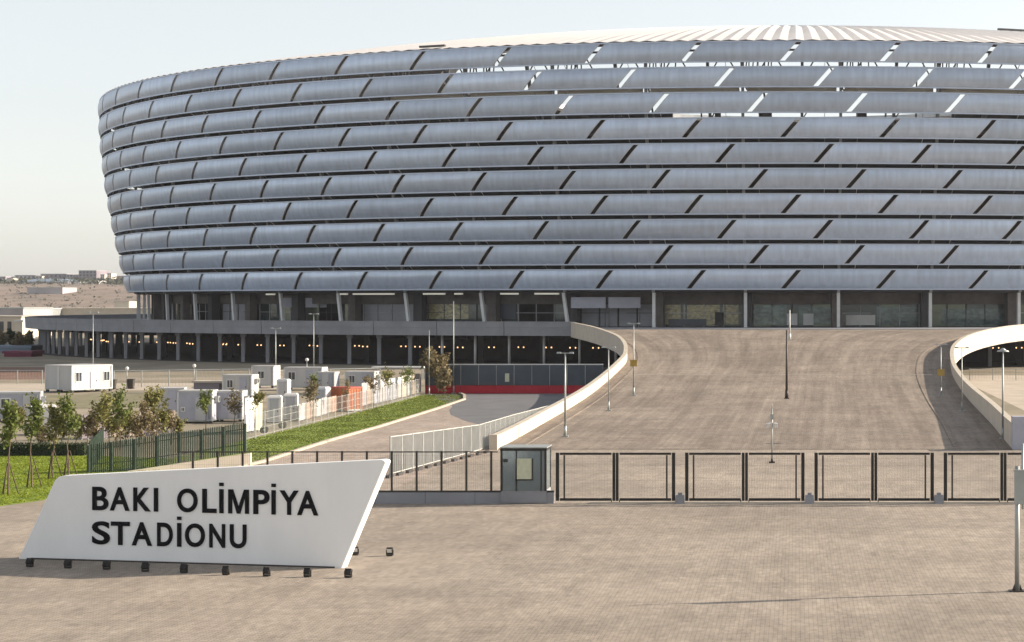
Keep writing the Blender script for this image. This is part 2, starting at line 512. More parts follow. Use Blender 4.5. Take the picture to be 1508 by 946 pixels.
# ---- hill ridge far to the left
def hill_h(x, y):
    r = math.exp(-((y - 2500) / 620) ** 2)
    n = noise.noise((x * 0.0016, y * 0.0016, 1.7)) * 4 + noise.noise((x * 0.006, y * 0.006, 5)) * 2.6
    side = 1 / (1 + math.exp((x - 250) / 160))
    return r * side * (36 + n) - 0.6
mb = MB()
NX, NY = 130, 40
for j in range(NY + 1):
    for i in range(NX + 1):
        x, y = -3200 + 4000 * i / NX, 1050 + 2900 * j / NY
        mb.v.append((x, y, hill_h(x, y)))
for j in range(NY):
    for i in range(NX):
        a = j * (NX + 1) + i
        mb.f.append((a, a + 1, a + NX + 2, a + NX + 1))
        mb.sm.append(True)
tag(mb.build('hill', 'hill'), kind='structure')
mb = MB()
for k in range(2400):
    y = random.uniform(1300, 2650) if k < 800 else random.gauss(2420, 60)
    x = random.uniform(-0.42, -0.28) * y
    z = hill_h(x, y)
    s_ = random.uniform(.7, 2.0) * (1.9 if k >= 800 else .8)
    for q in range(7):
        c = Vector((x + random.gauss(0, s_ * .7), y + random.gauss(0, s_ * .7), z + random.uniform(0.2, 1) * s_))
        e = [c + Vector((random.gauss(0, s_ * .5), random.gauss(0, s_ * .5), random.gauss(0, s_ * .5))) for _ in range(3)]
        mb.face(e)
tag(mb.build('hillside_scrub', 'scrub'), 'dark scrub and bushes dotting the far brown hillside', 'scrub', kind='stuff')

# ================================================================== STADIUM
D0 = 500.0
SB, ST = 13.0, 55.8
def ab(z, off=0.0):
    u = max(0.0, min(1.0, (z - SB) / (ST - SB)))
    k = 6.0 * math.sin(u * math.pi / 2)
    return 158.2 + k - off, 147.0 + k - off
def E(tdeg, off, z):
    a, b = ab(z, off)
    t = R(tdeg)
    return (a * math.sin(t), D0 - b * math.cos(t), z)
FLOOR = 6.4
stadium = thing('stadium', (0, D0, FLOOR), 'huge round stadium clad in ten tilted bands of silver blue panels', 'stadium')
def spart(mb, name, m, parent=stadium, kind=None):
    o = mb.build(name, m, parent)
    if kind: o['kind'] = kind
    return o
VIS0, VIS1 = -106, 46
NB, STEP = 10, 6.0
SL = 0.53                      # half slant of a panel end, degrees
GAPW = 0.40                    # slot between two panels, degrees
def panel_into(mb, t0, zc, hh=1.66, nu=6, nv=6, bulge=0.42):
    def tv(u, v):
        l_, r_ = t0 + SL * v + GAPW / 2, t0 + STEP + SL * v - GAPW / 2
        return l_ + (r_ - l_) * u
    def fr(u, v):
        return E(tv(u, v), 0.1 - bulge * (1 - v * v) ** 0.8 * (0.55 + 0.45 * (1 - (2 * u - 1) ** 8)), zc + hh * v)
    b = len(mb.v)
    for j in range(nv + 1):
        for i in range(nu + 1):
            mb.v.append(fr(i / nu, -1 + 2 * j / nv))
    for j in range(nv):
        for i in range(nu):
            a = b + j * (nu + 1) + i
            mb.f.append((a, a + 1, a + nu + 2, a + nu + 1)); mb.sm.append(True)
    # flat back and rim
    for i in range(nu):
        u0, u1 = i / nu, (i + 1) / nu
        q = [E(tv(u0, -1), .22, zc - hh), E(tv(u1, -1), .22, zc - hh), E(tv(u1, 1), .22, zc + hh), E(tv(u0, 1), .22, zc + hh)]
        mb.face(list(reversed(q)))
        mb.face([q[0], q[1], fr(u1, -1), fr(u0, -1)])
        mb.face([fr(u0, 1), fr(u1, 1), q[2], q[3]])
    for u in (0, 1):
        pts = [fr(u, -1 + 2 * j / nv) for j in range(nv + 1)] + [E(tv(u, 1), .22, zc + hh), E(tv(u, -1), .22, zc - hh)]
        mb.face(pts if u == 0 else list(reversed(pts)))
    return fr
rest = MB()
prand = random.Random(3)
for i in range(NB):
    zc = 14.86 + 4.347 * i
    k0 = -0.3 - 2.0 * (i % 3)
    for k in range(-31, 29):
        t0 = k0 + STEP * k
        if VIS0 <= t0 <= VIS1 - STEP:
            mb = MB()
            fr = panel_into(mb, t0, zc)
            p = spart(mb, 'facade_panel', prand.choice(['panel', 'panel', 'panel_b', 'panel_c']))
            for u, sg in ((0, -1), (1, 1)):
                e = MB()
                rings = []
                for j in range(5):
                    v = -1 + 2 * j / 4
                    tm = (t0 if u == 0 else t0 + STEP) + SL * v - sg * (GAPW / 2 - 0.02)
                    z = zc + 1.7 * v
                    bo = -0.42 * (1 - v * v) ** 0.8 * 0.55 + 0.1
                    rings.append([E(tm - .028, bo - .05, z), E(tm + .028, bo - .05, z), E(tm + .028, bo + .16, z), E(tm - .028, bo + .16, z)])
                e.sweep(rings)
                spart(e, 'end_trim', 'trim', p)
        else:
            panel_into(rest, t0, zc, nu=3, nv=2)
    for sgn in (-1, 1):
        mb = MB()
        z = zc + sgn * 1.72
        rings = []
        tt = VIS0
        while tt <= VIS1:
            c = E(tt, 0.12, z)
            rings.append([E(tt, 0.12 - .13, z - .13), E(tt, .12 + .14, z - .13), E(tt, .12 + .14, z + .10), E(tt, .12 - .10, z + .10)])
            tt += 1.5
        spart(mb.sweep(rings), 'facade_rail', 'rail')
spart(rest, 'facade_panel', 'panel', kind='stuff')

# columns behind the cladding, visible at the concourse and through the slots
for k in range(-18, 9):
    t = 2.75 + 6 * k
    mb = MB()
    rings = []
    for z in (FLOOR, 12.54):
        a = 0.10
        sh = 0 if k > -3 else (.16 if z < 8 else -.16)         # the posts left of the entrance lean
        rings.append([E(t + sh - a, 1.95, z), E(t + sh + a, 1.95, z), E(t + sh + a, 2.5, z), E(t + sh - a, 2.5, z)])
    spart(mb.sweep(rings), 'concourse_column', 'steel_light')
    mb = MB()
    rings = []
    for z in (12.6, 20, 28, 36, 44, 50, 54.4):
        a = 0.085
        rings.append([E(t - a, 1.5, z), E(t + a, 1.5, z), E(t + a, 2.1, z), E(t - a, 2.1, z)])
    spart(mb.sweep(rings), 'facade_column', 'steel')
    for i in range(NB - 1):                         # outriggers to the bands
        zc = 14.86 + 4.347 * i + 2.17
        mb = MB()
        mb.tube(E(t + 1.0, 1.4, zc - .5), E(t + 1.0, .1, zc + .5), .06, n=4)
        mb.tube(E(t - 1.0, 1.4, zc - .5), E(t - 1.0, .1, zc + .5), .06, n=4)
        mb.bar(E(t - 1.1, 1.5, zc - .5), E(t + 1.1, 1.5, zc - .5), .08, .08)
        spart(mb, 'outrigger', 'steel_light' if prand.random() < .5 else 'steel')
def ring(name, m, o0, o1, z0, z1, n=90, t0=-180, t1=180):
    mb = MB()
    full = t1 - t0 >= 360
    rings = []
    for k in range(n + 1):
        t = t0 + (t1 - t0) * k / n
        A0, B0 = ab(SB, o0)
        A1, B1 = ab(SB, o1)
        def q(a_, b_, z): return (a_ * math.sin(R(t)), D0 - b_ * math.cos(R(t)), z)
        rings.append([q(A0, B0, z0), q(A1, B1, z0), q(A1, B1, z1), q(A0, B0, z1)])
    mb.sweep(rings, caps=not full)
    return spart(mb, name, m)
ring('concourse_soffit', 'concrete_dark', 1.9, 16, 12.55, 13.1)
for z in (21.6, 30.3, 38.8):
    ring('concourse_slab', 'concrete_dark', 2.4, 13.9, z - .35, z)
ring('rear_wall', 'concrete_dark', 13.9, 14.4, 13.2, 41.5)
ring('backing_screen', 'concrete_dark', 3.2, 3.6, 13.3, 54, 30, -112, -64)  # screen added to stop sky showing through the left edge gaps
ring('backing_screen', 'concrete_brown', 12.2, 12.6, 13.3, 30, 30, -70, -20)
# stepped seating bowl
mb = MB()
prof = []
for k in range(30):
    o_, z_ = 15.0 + k * 2.0, 43.0 - k * 1.18
    prof += [(o_, z_), (o_ + 2.0, z_)]
rings = []
for k in range(73):
    t = R(-180 + 5 * k)
    rings.append([((158.2 - o_) * math.sin(t), D0 - (147 - o_) * math.cos(t), z_) for o_, z_ in prof] +
                 [((158.2 - o_) * math.sin(t), D0 - (147 - o_) * math.cos(t), z_) for o_, z_ in ((75, 6.6), (15.0, 40.5))])
spart(mb.sweep(rings, caps=False), 'seating_bowl', 'seat')
# roof: folded radial sheets rising to the inner ring
A_IN, B_IN, Z_IN = 84.0, 100.0, 65.3
def roof_pt(t, u, fold):
    a0, b0 = ab(ST, 0.15)
    a, b = a0 + (A_IN - a0) * u, b0 + (B_IN - b0) * u
    z = 55.95 + (Z_IN - 55.95) * (u + 0.12 * math.sin(math.pi * u)) + fold * (0.09 + 0.06 * u)
    return (a * math.sin(R(t)), D0 - b * math.cos(R(t)), z)
NR = 5
def roof_fold(mb, t):
    for j in range(NR):
        u0, u1 = j / NR, (j + 1) / NR
        mb.face([roof_pt(t - .5, u0, -1), roof_pt(t, u0, 1), roof_pt(t, u1, 1), roof_pt(t - .5, u1, -1)])
        mb.face([roof_pt(t, u0, 1), roof_pt(t + .5, u0, -1), roof_pt(t + .5, u1, -1), roof_pt(t, u1, 1)])
mb = MB()
rings = []
for k in range(121):
    t_ = -180 + 3 * k
    P_ = [Vector(roof_pt(t_, u_, 0)) for u_ in (.03, .35, .7, .97)]
    rings.append([(p.x, p.y, p.z - .75) for p in P_] + [(p.x, p.y, p.z - 1.0) for p in reversed(P_)])
spart(mb.sweep(rings, caps=False), 'roof_soffit', 'concrete_brown')  # opaque layer added to darken the underside of the translucent sheets
rrest = MB()
for t in range(-180, 180):
    if -62 <= t <= 44:
        mb = MB()
        roof_fold(mb, t)
        spart(mb, 'roof_panel', 'roof')
    else:
        roof_fold(rrest, t)
spart(rrest, 'roof_panel', 'roof', kind='stuff')
mb = MB()
rings = []
for k in range(121):
    t = -180 + 3 * k
    p = Vector(roof_pt(t, 1, 0))
    rings.append([(p.x, p.y, p.z - .75), (p.x * .985, D0 + (p.y - D0) * .985, p.z - .75), (p.x * .985, D0 + (p.y - D0) * .985, p.z + .35), (p.x, p.y, p.z + .35)])
spart(mb.sweep(rings, caps=False), 'roof_inner_ring', 'steel_light')
for t0, t1 in ((-24.5, -22.6), (18.6, 24)):         # maintenance gantries lying on the roof
    mb = MB()
    n = 4
    for k in range(n):
        a_ = Vector(roof_pt(t0 + (t1 - t0) * k / n, .02 if t0 < 0 else .55, 0)) + Vector((0, 0, .36))
        b_ = Vector(roof_pt(t0 + (t1 - t0) * (k + 1) / n, .02 if t0 < 0 else .55, 0)) + Vector((0, 0, .36))
        mb.bar(a_, b_, .5, .35)
    spart(mb, 'roof_gantry', 'steel_dark')
# truss under the roof edge and across the upper stand
for k in range(-36, 16):
    t = k * 3.0
    mb = MB()
    mb.tube(E(t, 4.0, 47.6), E(t + 1.5, 4.0, 54.6), .13, n=5)
    mb.tube(E(t + 1.5, 4.0, 54.6), E(t + 3, 4.0, 47.6), .13, n=5)
    mb.bar(E(t, 4.0, 54.7), E(t + 3.0, 4.0, 54.7), .3, .35)
    mb.bar(E(t, 4.0, 47.4), E(t + 3.0, 4.0, 47.4), .25, .3)
    if k % 2 == 0:
        mb.bar(E(t + .4, 9, 42), E(t + .4, 5, 55), .5, .6)
        mb.tube(E(t + .4, 9, 43), E(t + 1.6, 4.5, 48), .12, n=4)
    spart(mb, 'roof_truss', 'steel')
for k in range(-60, 26):                               # raking posts of the upper rim, one every couple of metres
    t = k * 1.5 + prand.uniform(-.3, .3)
    if prand.random() < 0.45:
        mb = MB()
        mb.bar(E(t, 7, 41.6), E(t + prand.uniform(-.6, .6), 3.2, 51.8), .28, .28)
        spart(mb, 'rim_post', 'steel')
for k in range(-17, 8):                                # gallery beam seen through the gap below the second band
    t = 2.75 + 6 * k
    mb = MB()
    mb.sweep([[E(t + s_, 2.2, 47.35), E(t + s_, 2.7, 47.35), E(t + s_, 2.7, 48.05), E(t + s_, 2.2, 48.05)] for s_ in (.25, 2, 4, 5.75)])
    spart(mb, 'gallery_beam', 'sandstone' if k > -6 else 'concrete_brown')
    for q_ in range(9):                                # close-set louvre posts over half of each bay
        tq = t - .1 + q_ * .23 + prand.uniform(-.06, .06)
        if prand.random() < .8:
            mb = MB(); mb.bar(E(tq, 3.0, 50.6), E(tq + prand.uniform(-.05, .15), 3.0, 53.4), .22, .2)
            spart(mb, 'louvre_post', prand.choice(['steel', 'steel_dark', 'steel_light']))
    mb = MB()
    mb.box(E(t + prand.uniform(.5, 5), 3.4, 43.3), (prand.uniform(.8, 2.6), .4, 1.4))
    spart(mb, 'service_box', 'concrete_brown')
# walls behind the rim, extended so less sky shows through the upper gaps
for t0, t1, z0, z1 in ((-66, -45, 41.5, 50), (-44, -27, 41.5, 47.5), (-26, -8.2, 41.5, 44.4), (10.6, 46, 41.5, 45)):
    mb = MB()
    rings = []
    for k in range(9):
        t = t0 + (t1 - t0) * k / 8
        rings.append([E(t, 10, z0), E(t, 10.4, z0), E(t, 10.4, z1), E(t, 10, z1)])
    spart(mb.sweep(rings), 'rim_wall', 'concrete_brown')
def t_of(x, off, z):                                   # facade angle whose point shows at photo column x
    return min((k * .1 for k in range(-800, 200)), key=lambda q: abs(CX + F * E(q, off, z)[0] / E(q, off, z)[1] - x))
# entrance level: headers, glass panes, solid bays and banners
for k in range(-18, 9):
    t = 2.75 + 6 * k
    mb = MB()
    r_ = [[E(t + s * 6, 7.0, 10.5), E(t + s * 6, 7.5, 10.5), E(t + s * 6, 7.5, 12.5), E(t + s * 6, 7.0, 12.5)] for s in (0, .33, .66, 1)]
    spart(mb.sweep(r_), 'concourse_header', 'concrete_brown')
    kind = 'glass' if k >= -2 else ['solid', 'glass', 'dark'][k % 3]
    for q in range(4):
        tq = t + 0.35 + q * 1.35
        mb = MB()
        zt = 10.45
        m_ = prand.choice(['glass', 'glass', 'glass_g']) if kind != 'solid' else 'concrete'
        if kind == 'dark' and q in (1, 2):
            continue
        mb.hexa([E(tq, 7.6, FLOOR + .1), E(tq + 1.22, 7.6, FLOOR + .1), E(tq + 1.22, 7.8, FLOOR + .1), E(tq, 7.8, FLOOR + .1)],
                [E(tq, 7.6, zt), E(tq + 1.22, 7.6, zt), E(tq + 1.22, 7.8, zt), E(tq, 7.8, zt)])
        spart(mb, 'wall_panel' if kind == 'solid' else 'glass_pane', m_)
    mb = MB()
    for q in range(5):
        mb.bar(E(t + .28 + q * 1.35, 7.55, FLOOR), E(t + .28 + q * 1.35, 7.55, 10.5), .14, .14)
    mb.bar(E(t + .28, 7.5, 8.9), E(t + 5.68, 7.5, 8.9), .08, .1)
    spart(mb, 'mullion', 'steel_dark' if k % 2 else 'steel')
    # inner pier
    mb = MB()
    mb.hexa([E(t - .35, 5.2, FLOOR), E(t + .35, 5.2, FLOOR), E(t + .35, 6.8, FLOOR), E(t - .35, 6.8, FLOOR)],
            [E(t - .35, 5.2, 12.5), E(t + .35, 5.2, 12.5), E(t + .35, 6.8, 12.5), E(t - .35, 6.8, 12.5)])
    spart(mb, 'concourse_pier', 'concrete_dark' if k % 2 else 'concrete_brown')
for x0, x1, y0, y1, m_ in ((978, 1088, 449, 478, 'olive_reflection'), (1108, 1158, 450, 479, 'teal'), (1176, 1228, 452, 478, 'teal'), (1160, 1174, 462, 479, 'off'), (1182, 1197, 462, 479, 'off'),
                           (1246, 1288, 464, 479, 'mesh_white'), (1290, 1362, 452, 479, 'teal'), (1386, 1480, 455, 480, 'teal'), (627, 690, 448, 470, 'olive_reflection'), (720, 760, 446, 470, 'blue_panel'),
                           (1052, 1066, 460, 480, 'void'), (985, 1040, 470, 480, 'blue_panel')):  # boards at the glazing with its reflections put into their colours
    of_ = 7.57 if m_ in ('olive_reflection', 'teal') else 7.40
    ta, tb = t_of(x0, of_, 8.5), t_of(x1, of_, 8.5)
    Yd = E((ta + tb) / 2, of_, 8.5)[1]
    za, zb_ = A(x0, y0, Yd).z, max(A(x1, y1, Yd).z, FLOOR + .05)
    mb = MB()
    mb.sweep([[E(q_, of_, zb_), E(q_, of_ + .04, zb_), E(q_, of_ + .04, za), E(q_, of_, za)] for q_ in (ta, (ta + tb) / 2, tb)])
    spart(mb, 'reflection_board', m_)
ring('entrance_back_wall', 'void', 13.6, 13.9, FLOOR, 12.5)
for x0, x1, y0, y1, Y in ((841, 892, 438, 454, 360.5), (896, 943, 438, 454, 360.5), (415, 446, 439, 453, 392), (450, 481, 439, 453, 390)):
    mb = MB()
    a_, b_ = A(x0, y0, Y), A(x1, y1, Y)
    mb.box(((a_.x + b_.x) / 2, Y, (a_.z + b_.z) / 2), (b_.x - a_.x, .15, a_.z - b_.z))
    spart(mb, 'banner', 'lilac')
    mb = MB()
    for x_ in (a_.x + .1, b_.x - .1):
        mb.box((x_, Y + .2, (FLOOR + a_.z) / 2), (.14, .14, a_.z - FLOOR))
    spart(mb, 'banner_frame', 'steel_dark')
for x0, x1 in ((624, 654), (669, 681), (738, 763), (787, 822), (393, 404), (500, 512), (520, 580)):    # glowing bars standing in for daylight gaps under the cladding
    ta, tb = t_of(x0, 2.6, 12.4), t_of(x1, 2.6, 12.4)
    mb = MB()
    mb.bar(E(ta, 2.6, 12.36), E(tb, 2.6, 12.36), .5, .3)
    spart(mb, 'daylight_slot', 'daylight_glow')

# ================================================================== PODIUM
PA, PB = 180.0, 166.0
def PE(t, off, z):
    return ((PA - off) * math.sin(R(t)), D0 - (PB - off) * math.cos(R(t)), z)
podium = thing('stadium_podium', (0, D0, 0), 'grey concrete podium deck on columns with dark undercroft around the stadium', 'podium')
PTOP, PBOT = 7.6, 5.2
TL, TR_ = -math.degrees(math.asin(37.0 / PA)), math.degrees(math.asin(47.0 / PA))     # ramp opening
mb = MB()
rings = []
for k in range(121):
    t = -180 + 3 * k
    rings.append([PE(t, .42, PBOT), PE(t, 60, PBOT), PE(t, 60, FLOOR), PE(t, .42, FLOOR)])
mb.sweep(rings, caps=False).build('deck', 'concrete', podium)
t = TL
seg = 4.0
while t > -150:
    t1 = max(t - seg, -150)
    for z0, z1, off, nm in ((PBOT, 6.52, 0.06, 'fascia_panel'), (6.56, PTOP - .12, 0.0, 'parapet_panel'), (PTOP - .12, PTOP, -.06, 'coping')):
        mb = MB()
        rings = [[PE(s, off, z0), PE(s, .4 - off * .5, z0), PE(s, .4 - off * .5, z1), PE(s, off, z1)] for s in [t - .02 - (t - .04 - t1) * q / 3 for q in range(4)]]
        mb.sweep(rings).build(nm, 'concrete', podium)
    t = t1
t = TR_
while t < 80:
    t1 = t + seg
    for z0, z1, off, nm in ((PBOT, 6.52, 0.06, 'fascia_panel'), (6.56, PTOP - .12, 0.0, 'parapet_panel'), (PTOP - .12, PTOP, -.06, 'coping')):
        mb = MB()
        rings = [[PE(s, off, z0), PE(s, .4 - off * .5, z0), PE(s, .4 - off * .5, z1), PE(s, off, z1)] for s in [t + .02 + (t1 - t - .04) * q / 3 for q in range(4)]]
        mb.sweep(rings).build(nm, 'concrete' if nm != 'coping' else 'cream', podium)
    t = t1
for k in range(-48, 16):
    t = k * 2.05 + .4
    slim = -22 < t < -8
    p0, p1 = PE(t, 3.2, 0), PE(t, 3.2, PBOT)
    mb = MB()
    if slim:
        mb.tube(p0, p1, .22, n=10).build('column', 'steel_light', podium)
    else:
        mb.bar(p0, p1, .62, .62)
        mb.bar((p1[0], p1[1], p1[2] - .6), p1, .9, .9)
        mb.build('column', 'concrete', podium)
    if k % 2 == 0:
        mb = MB()
        mb.bar(PE(t + .7, 13, 0), PE(t + .7, 13, PBOT), .9, .9)
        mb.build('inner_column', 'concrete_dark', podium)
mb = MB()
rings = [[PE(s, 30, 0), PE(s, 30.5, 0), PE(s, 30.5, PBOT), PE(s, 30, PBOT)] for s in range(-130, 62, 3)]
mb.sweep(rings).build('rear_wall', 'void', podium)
for k in range(-42, 12):
    t = k * 2.05 + .9
    mb = MB()
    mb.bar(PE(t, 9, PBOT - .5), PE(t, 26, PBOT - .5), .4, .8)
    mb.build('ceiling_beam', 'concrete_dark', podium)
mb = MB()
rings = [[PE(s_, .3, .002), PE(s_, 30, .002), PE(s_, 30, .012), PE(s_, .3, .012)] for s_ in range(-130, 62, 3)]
mb.sweep(rings).build('floor', 'floor_dark', podium)  # dark sheet added to deepen the shade under the deck
# lit lamps in the undercroft
proto = None
lr = random.Random(5)
for k in range(-38, 14):
    t = k * 1.62 + lr.uniform(-.2, .2)
    pos = PE(t, lr.choice([6.0, 8.5, 10.0]), PBOT)
    if proto is None:
        o = thing('pendant_lamp', (0, 0, 0), 'lit pair of small warm lamps hanging under the podium deck', 'lamp', 'lamps under the podium deck')
        mb = MB(); mb.tube((0, 0, -2.0), (0, 0, 0), .035, n=5); mb.bar((-.55, 0, -2.0), (.55, 0, -2.0), .06, .06); mb.build('hanger', 'steel_dark', o)
        for s in (-.5, .5):
            mb = MB(); mb.sphere((s, 0, -2.17), .13, 8, 5); mb.build('globe', 'lamp_glow', o)
        proto = o
    else:
        o = copy_tree(proto)
    o.location = pos
    o.rotation_euler = (0, 0, R(t))

# ================================================================== RAMP
ZR = [(140, 0.0), (152, 0.03), (176, .35), (210, .95), (235, 1.8), (260, 3.0), (280, 4.2), (300, 5.3), (318, 6.0), (334, 6.30), (345, 6.38)]
def zr(y): return interp(ZR, y)
LP = [(150, -22.4), (176, -22.2), (210, -22.0), (240, -22.0), (258, -22.05), (272, -22.9), (288, -25.0), (304, -28.8), (318, -32.6), (330, -35.8), (337.6, -37.4)]
RP = [(150, 16.3), (176, 17.2), (210, 18.0), (240, 18.9), (256, 19.8), (270, 21.0), (284, 23.2), (298, 26.8), (312, 32), (326, 39), (340, 47.2)]
def left(y): return interp(LP, y)
def right(y): return interp(RP, y)
mb = MB()
ny, nx = 80, 24
for j in range(ny + 1):
    y = 150 + (340 - 150) * j / ny
    xl, xr = left(min(y, 337.6)) + .2, right(y) - .2
    for i in range(nx + 1):
        u = i / nx
        mb.v.append((xl + (xr - xl) * u, y, zr(y) + 0.006))
        mb.uv[len(mb.v) - 1] = (u, (y - 150) / 60)
for j in range(ny):
    for i in range(nx):
        a = j * (nx + 1) + i
        mb.f.append((a, a + 1, a + nx + 2, a + nx + 1)); mb.sm.append(True)
tag(mb.build('ramp', 'ramp'), kind='structure')
mb = MB()                                    # underside of the raised end
rings = []
for j in range(15):
    y = 236 + (336 - 236) * j / 14
    xl, xr, z = left(y) + .3, right(y) - .3, zr(y)
    rings.append([(xl, y, max(0.02, z - 1.15)), (xr, y, max(0.02, z - 1.15)), (xr, y, z - .05), (xl, y, z - .05)])
tag(mb.sweep(rings).build('ramp_slab', 'concrete_dark'), kind='structure')
mb = MB()                                    # drain across the ramp
yd = 243
mb.hexa([(left(yd) + 1.2, yd - .12, zr(yd - .12) - .05), (right(yd) - 2.6, yd - .12, zr(yd - .12) - .05), (right(yd) - 2.6, yd + .12, zr(yd + .12) - .05), (left(yd) + 1.2, yd + .12, zr(yd + .12) - .05)],
        [(left(yd) + 1.2, yd - .12, zr(yd - .12) + .05), (right(yd) - 2.6, yd - .12, zr(yd - .12) + .05), (right(yd) - 2.6, yd + .12, zr(yd + .12) + .05), (left(yd) + 1.2, yd + .12, zr(yd + .12) + .05)])
tag(mb.build('drain_channel', 'cream'), kind='structure')
for yj in (166, 181, 197, 214, 230, 262, 278, 295, 312):
    mb = MB()
    xa, xb = left(yj) + .5, right(yj) - .5
    d_ = .05
    mb.hexa([(xa, yj - d_, zr(yj - d_) - .03), (xb, yj - d_, zr(yj - d_) - .03), (xb, yj + d_, zr(yj + d_) - .03), (xa, yj + d_, zr(yj + d_) - .03)],
            [(xa, yj - d_, zr(yj - d_) + .012), (xb, yj - d_, zr(yj - d_) + .012), (xb, yj + d_, zr(yj + d_) + .012), (xa, yj + d_, zr(yj + d_) + .012)])
    tag(mb.build('expansion_joint', 'concrete'), kind='structure')
for fn, sg, nm in ((left, 1, 'L'), (right, -1, 'R')):   # kerb line on the ramp
    mb = MB()
    rings = []
    for j in range(40):
        y = 152 + (318 - 152) * j / 39
        x = fn(y) + sg * (1.7 if sg > 0 else 4.4)
        z = zr(y)
        rings.append([(x - .12, y, z - .05), (x + .12, y, z - .05), (x + .12, y, z + .05), (x - .12, y, z + .05)])
    tag(mb.sweep(rings).build('ramp_kerb', 'ramp'), kind='structure')
def parapet(fn, sg, yend, label, hfun):
    o = thing('ramp_parapet', (fn(150), 150, 0), label, 'parapet')
    ys = [150 + (yend - 150) * k / 44 for k in range(45)]
    step = 4
    for k in range(0, 44, step):
        rings = []
        cop = []
        for q in range(step + 1):
            y = ys[k + q]
            if q == 0: y += .03
            if q == step: y -= .03
            x = fn(y)
            e = .5
            dx, dy = fn(y + e) - fn(y - e) if y + e < yend else fn(yend) - fn(yend - 2 * e), 2 * e
            n = Vector((dy, -dx, 0)).normalized()
            z = zr(y)
            zt = z + hfun(y)
            zb = max(-.05, z - 1.3 if y > 225 else -.05)
            p = Vector((x, y, 0))
            i_, o_ = p + n * .2, p - n * .2
            rings.append([(o_.x, o_.y, zb), (i_.x, i_.y, zb), (i_.x, i_.y, zt - .1), (o_.x, o_.y, zt - .1)])
            i_, o_ = p + n * .26, p - n * .26
            cop.append([(o_.x, o_.y, zt - .098), (i_.x, i_.y, zt - .098), (i_.x, i_.y, zt), (o_.x, o_.y, zt)])
        MB().sweep(rings).build('wall_segment', 'cream', o)
        MB().sweep(cop).build('coping', 'cream', o)
    return o
lp_ = parapet(left, 1, 337.6, 'long curving cream parapet wall beside the side road to the undercroft', lambda y: 1.05 + .15 * min(1, max(0, (y - 230) / 60)))
rp_ = parapet(right, -1, 340, 'curving parapet wall casting its shadow onto the ramp by the sandy ground', lambda y: 1.95 - .65 * min(1, (y - 150) / 90))
mb = MB(); mb.box((17.4, 150.4, 1.22), (2.6, 1.3, 2.44)); mb.build('end_pier', 'lilac', rp_)  # lilac puts the shade of the end face into its colour
mb = MB(); mb.box((-22.4, 149.75, .56), (.6, .5, 1.12)); mb.build('end_pier', 'cream', lp_)
for y in (262, 284, 306):
    for x in (-14, 0, 13):
        mb = MB(); mb.tube((x, y, 0), (x, y, zr(y) - 1.1), .5, n=10)
        mb.build('support_column', 'concrete_dark', rp_ if x > 5 else lp_)

# ================================================================== SIGN
s0, s1 = G(27, 823), G(503, 837)
ex = (s1 - s0).normalized()
en = Vector((ex.y, -ex.x, 0))                     # towards the camera
if en.y > 0: en = -en
def on_sign(x, y, off=0.0):                       # photo pixel -> point on the sign's front plane
    d = Vector(((x - CX) / F, 1.0, -(y - HY) / F))
    o = Vector((0, 0, CH))
    p0 = s0 + en * off
    k = (p0 - o).dot(en) / d.dot(en)
    return o + d * k
sign = thing('stadium_name_sign', tuple(s0), 'white slanted monument sign with black lettering standing on the plaza', 'sign')
outline = [(27, 823), (503, 837), (568, 681.5), (566.5, 678.5), (562, 677.3), (93, 700.8), (86, 702.5), (80.5, 708)]
P3 = [on_sign(*q) for q in outline]
P3[0].z = P3[1].z = -0.02
TH = 0.55
mb = MB()
n = len(P3)
b = 0.03
cen = sum(P3, Vector()) / n
ins = [p + (cen - p).normalized() * b for p in P3]
loops = [[p for p in ins], [p - en * b for p in P3], [p - en * (TH - b) for p in P3], [p - en * TH for p in ins]]
mb.sweep(loops)
mb.build('sign_body', 'sign', sign)
mb = MB()
mb.bar(s0 - en * TH / 2 + ex * .6 + Vector((0, 0, .03)), s1 - en * TH / 2 - ex * .3 + Vector((0, 0, .03)), TH + .05, .06)
mb.build('plinth', 'black_soft', sign)
def glyph(ch):
    cu = bpy.data.curves.new('glyph', 'FONT')
    cu.body = ch
    cu.size = 1
    cu.offset = 0.021
    cu.extrude = 0.0
    cu.resolution_u = 6
    o = bpy.data.objects.new('glyph', cu)
    col.objects.link(o)
    dg = bpy.context.evaluated_depsgraph_get()
    me = bpy.data.meshes.new_from_object(o.evaluated_get(dg))
    bpy.data.objects.remove(o)
    bpy.data.curves.remove(cu)
    return me
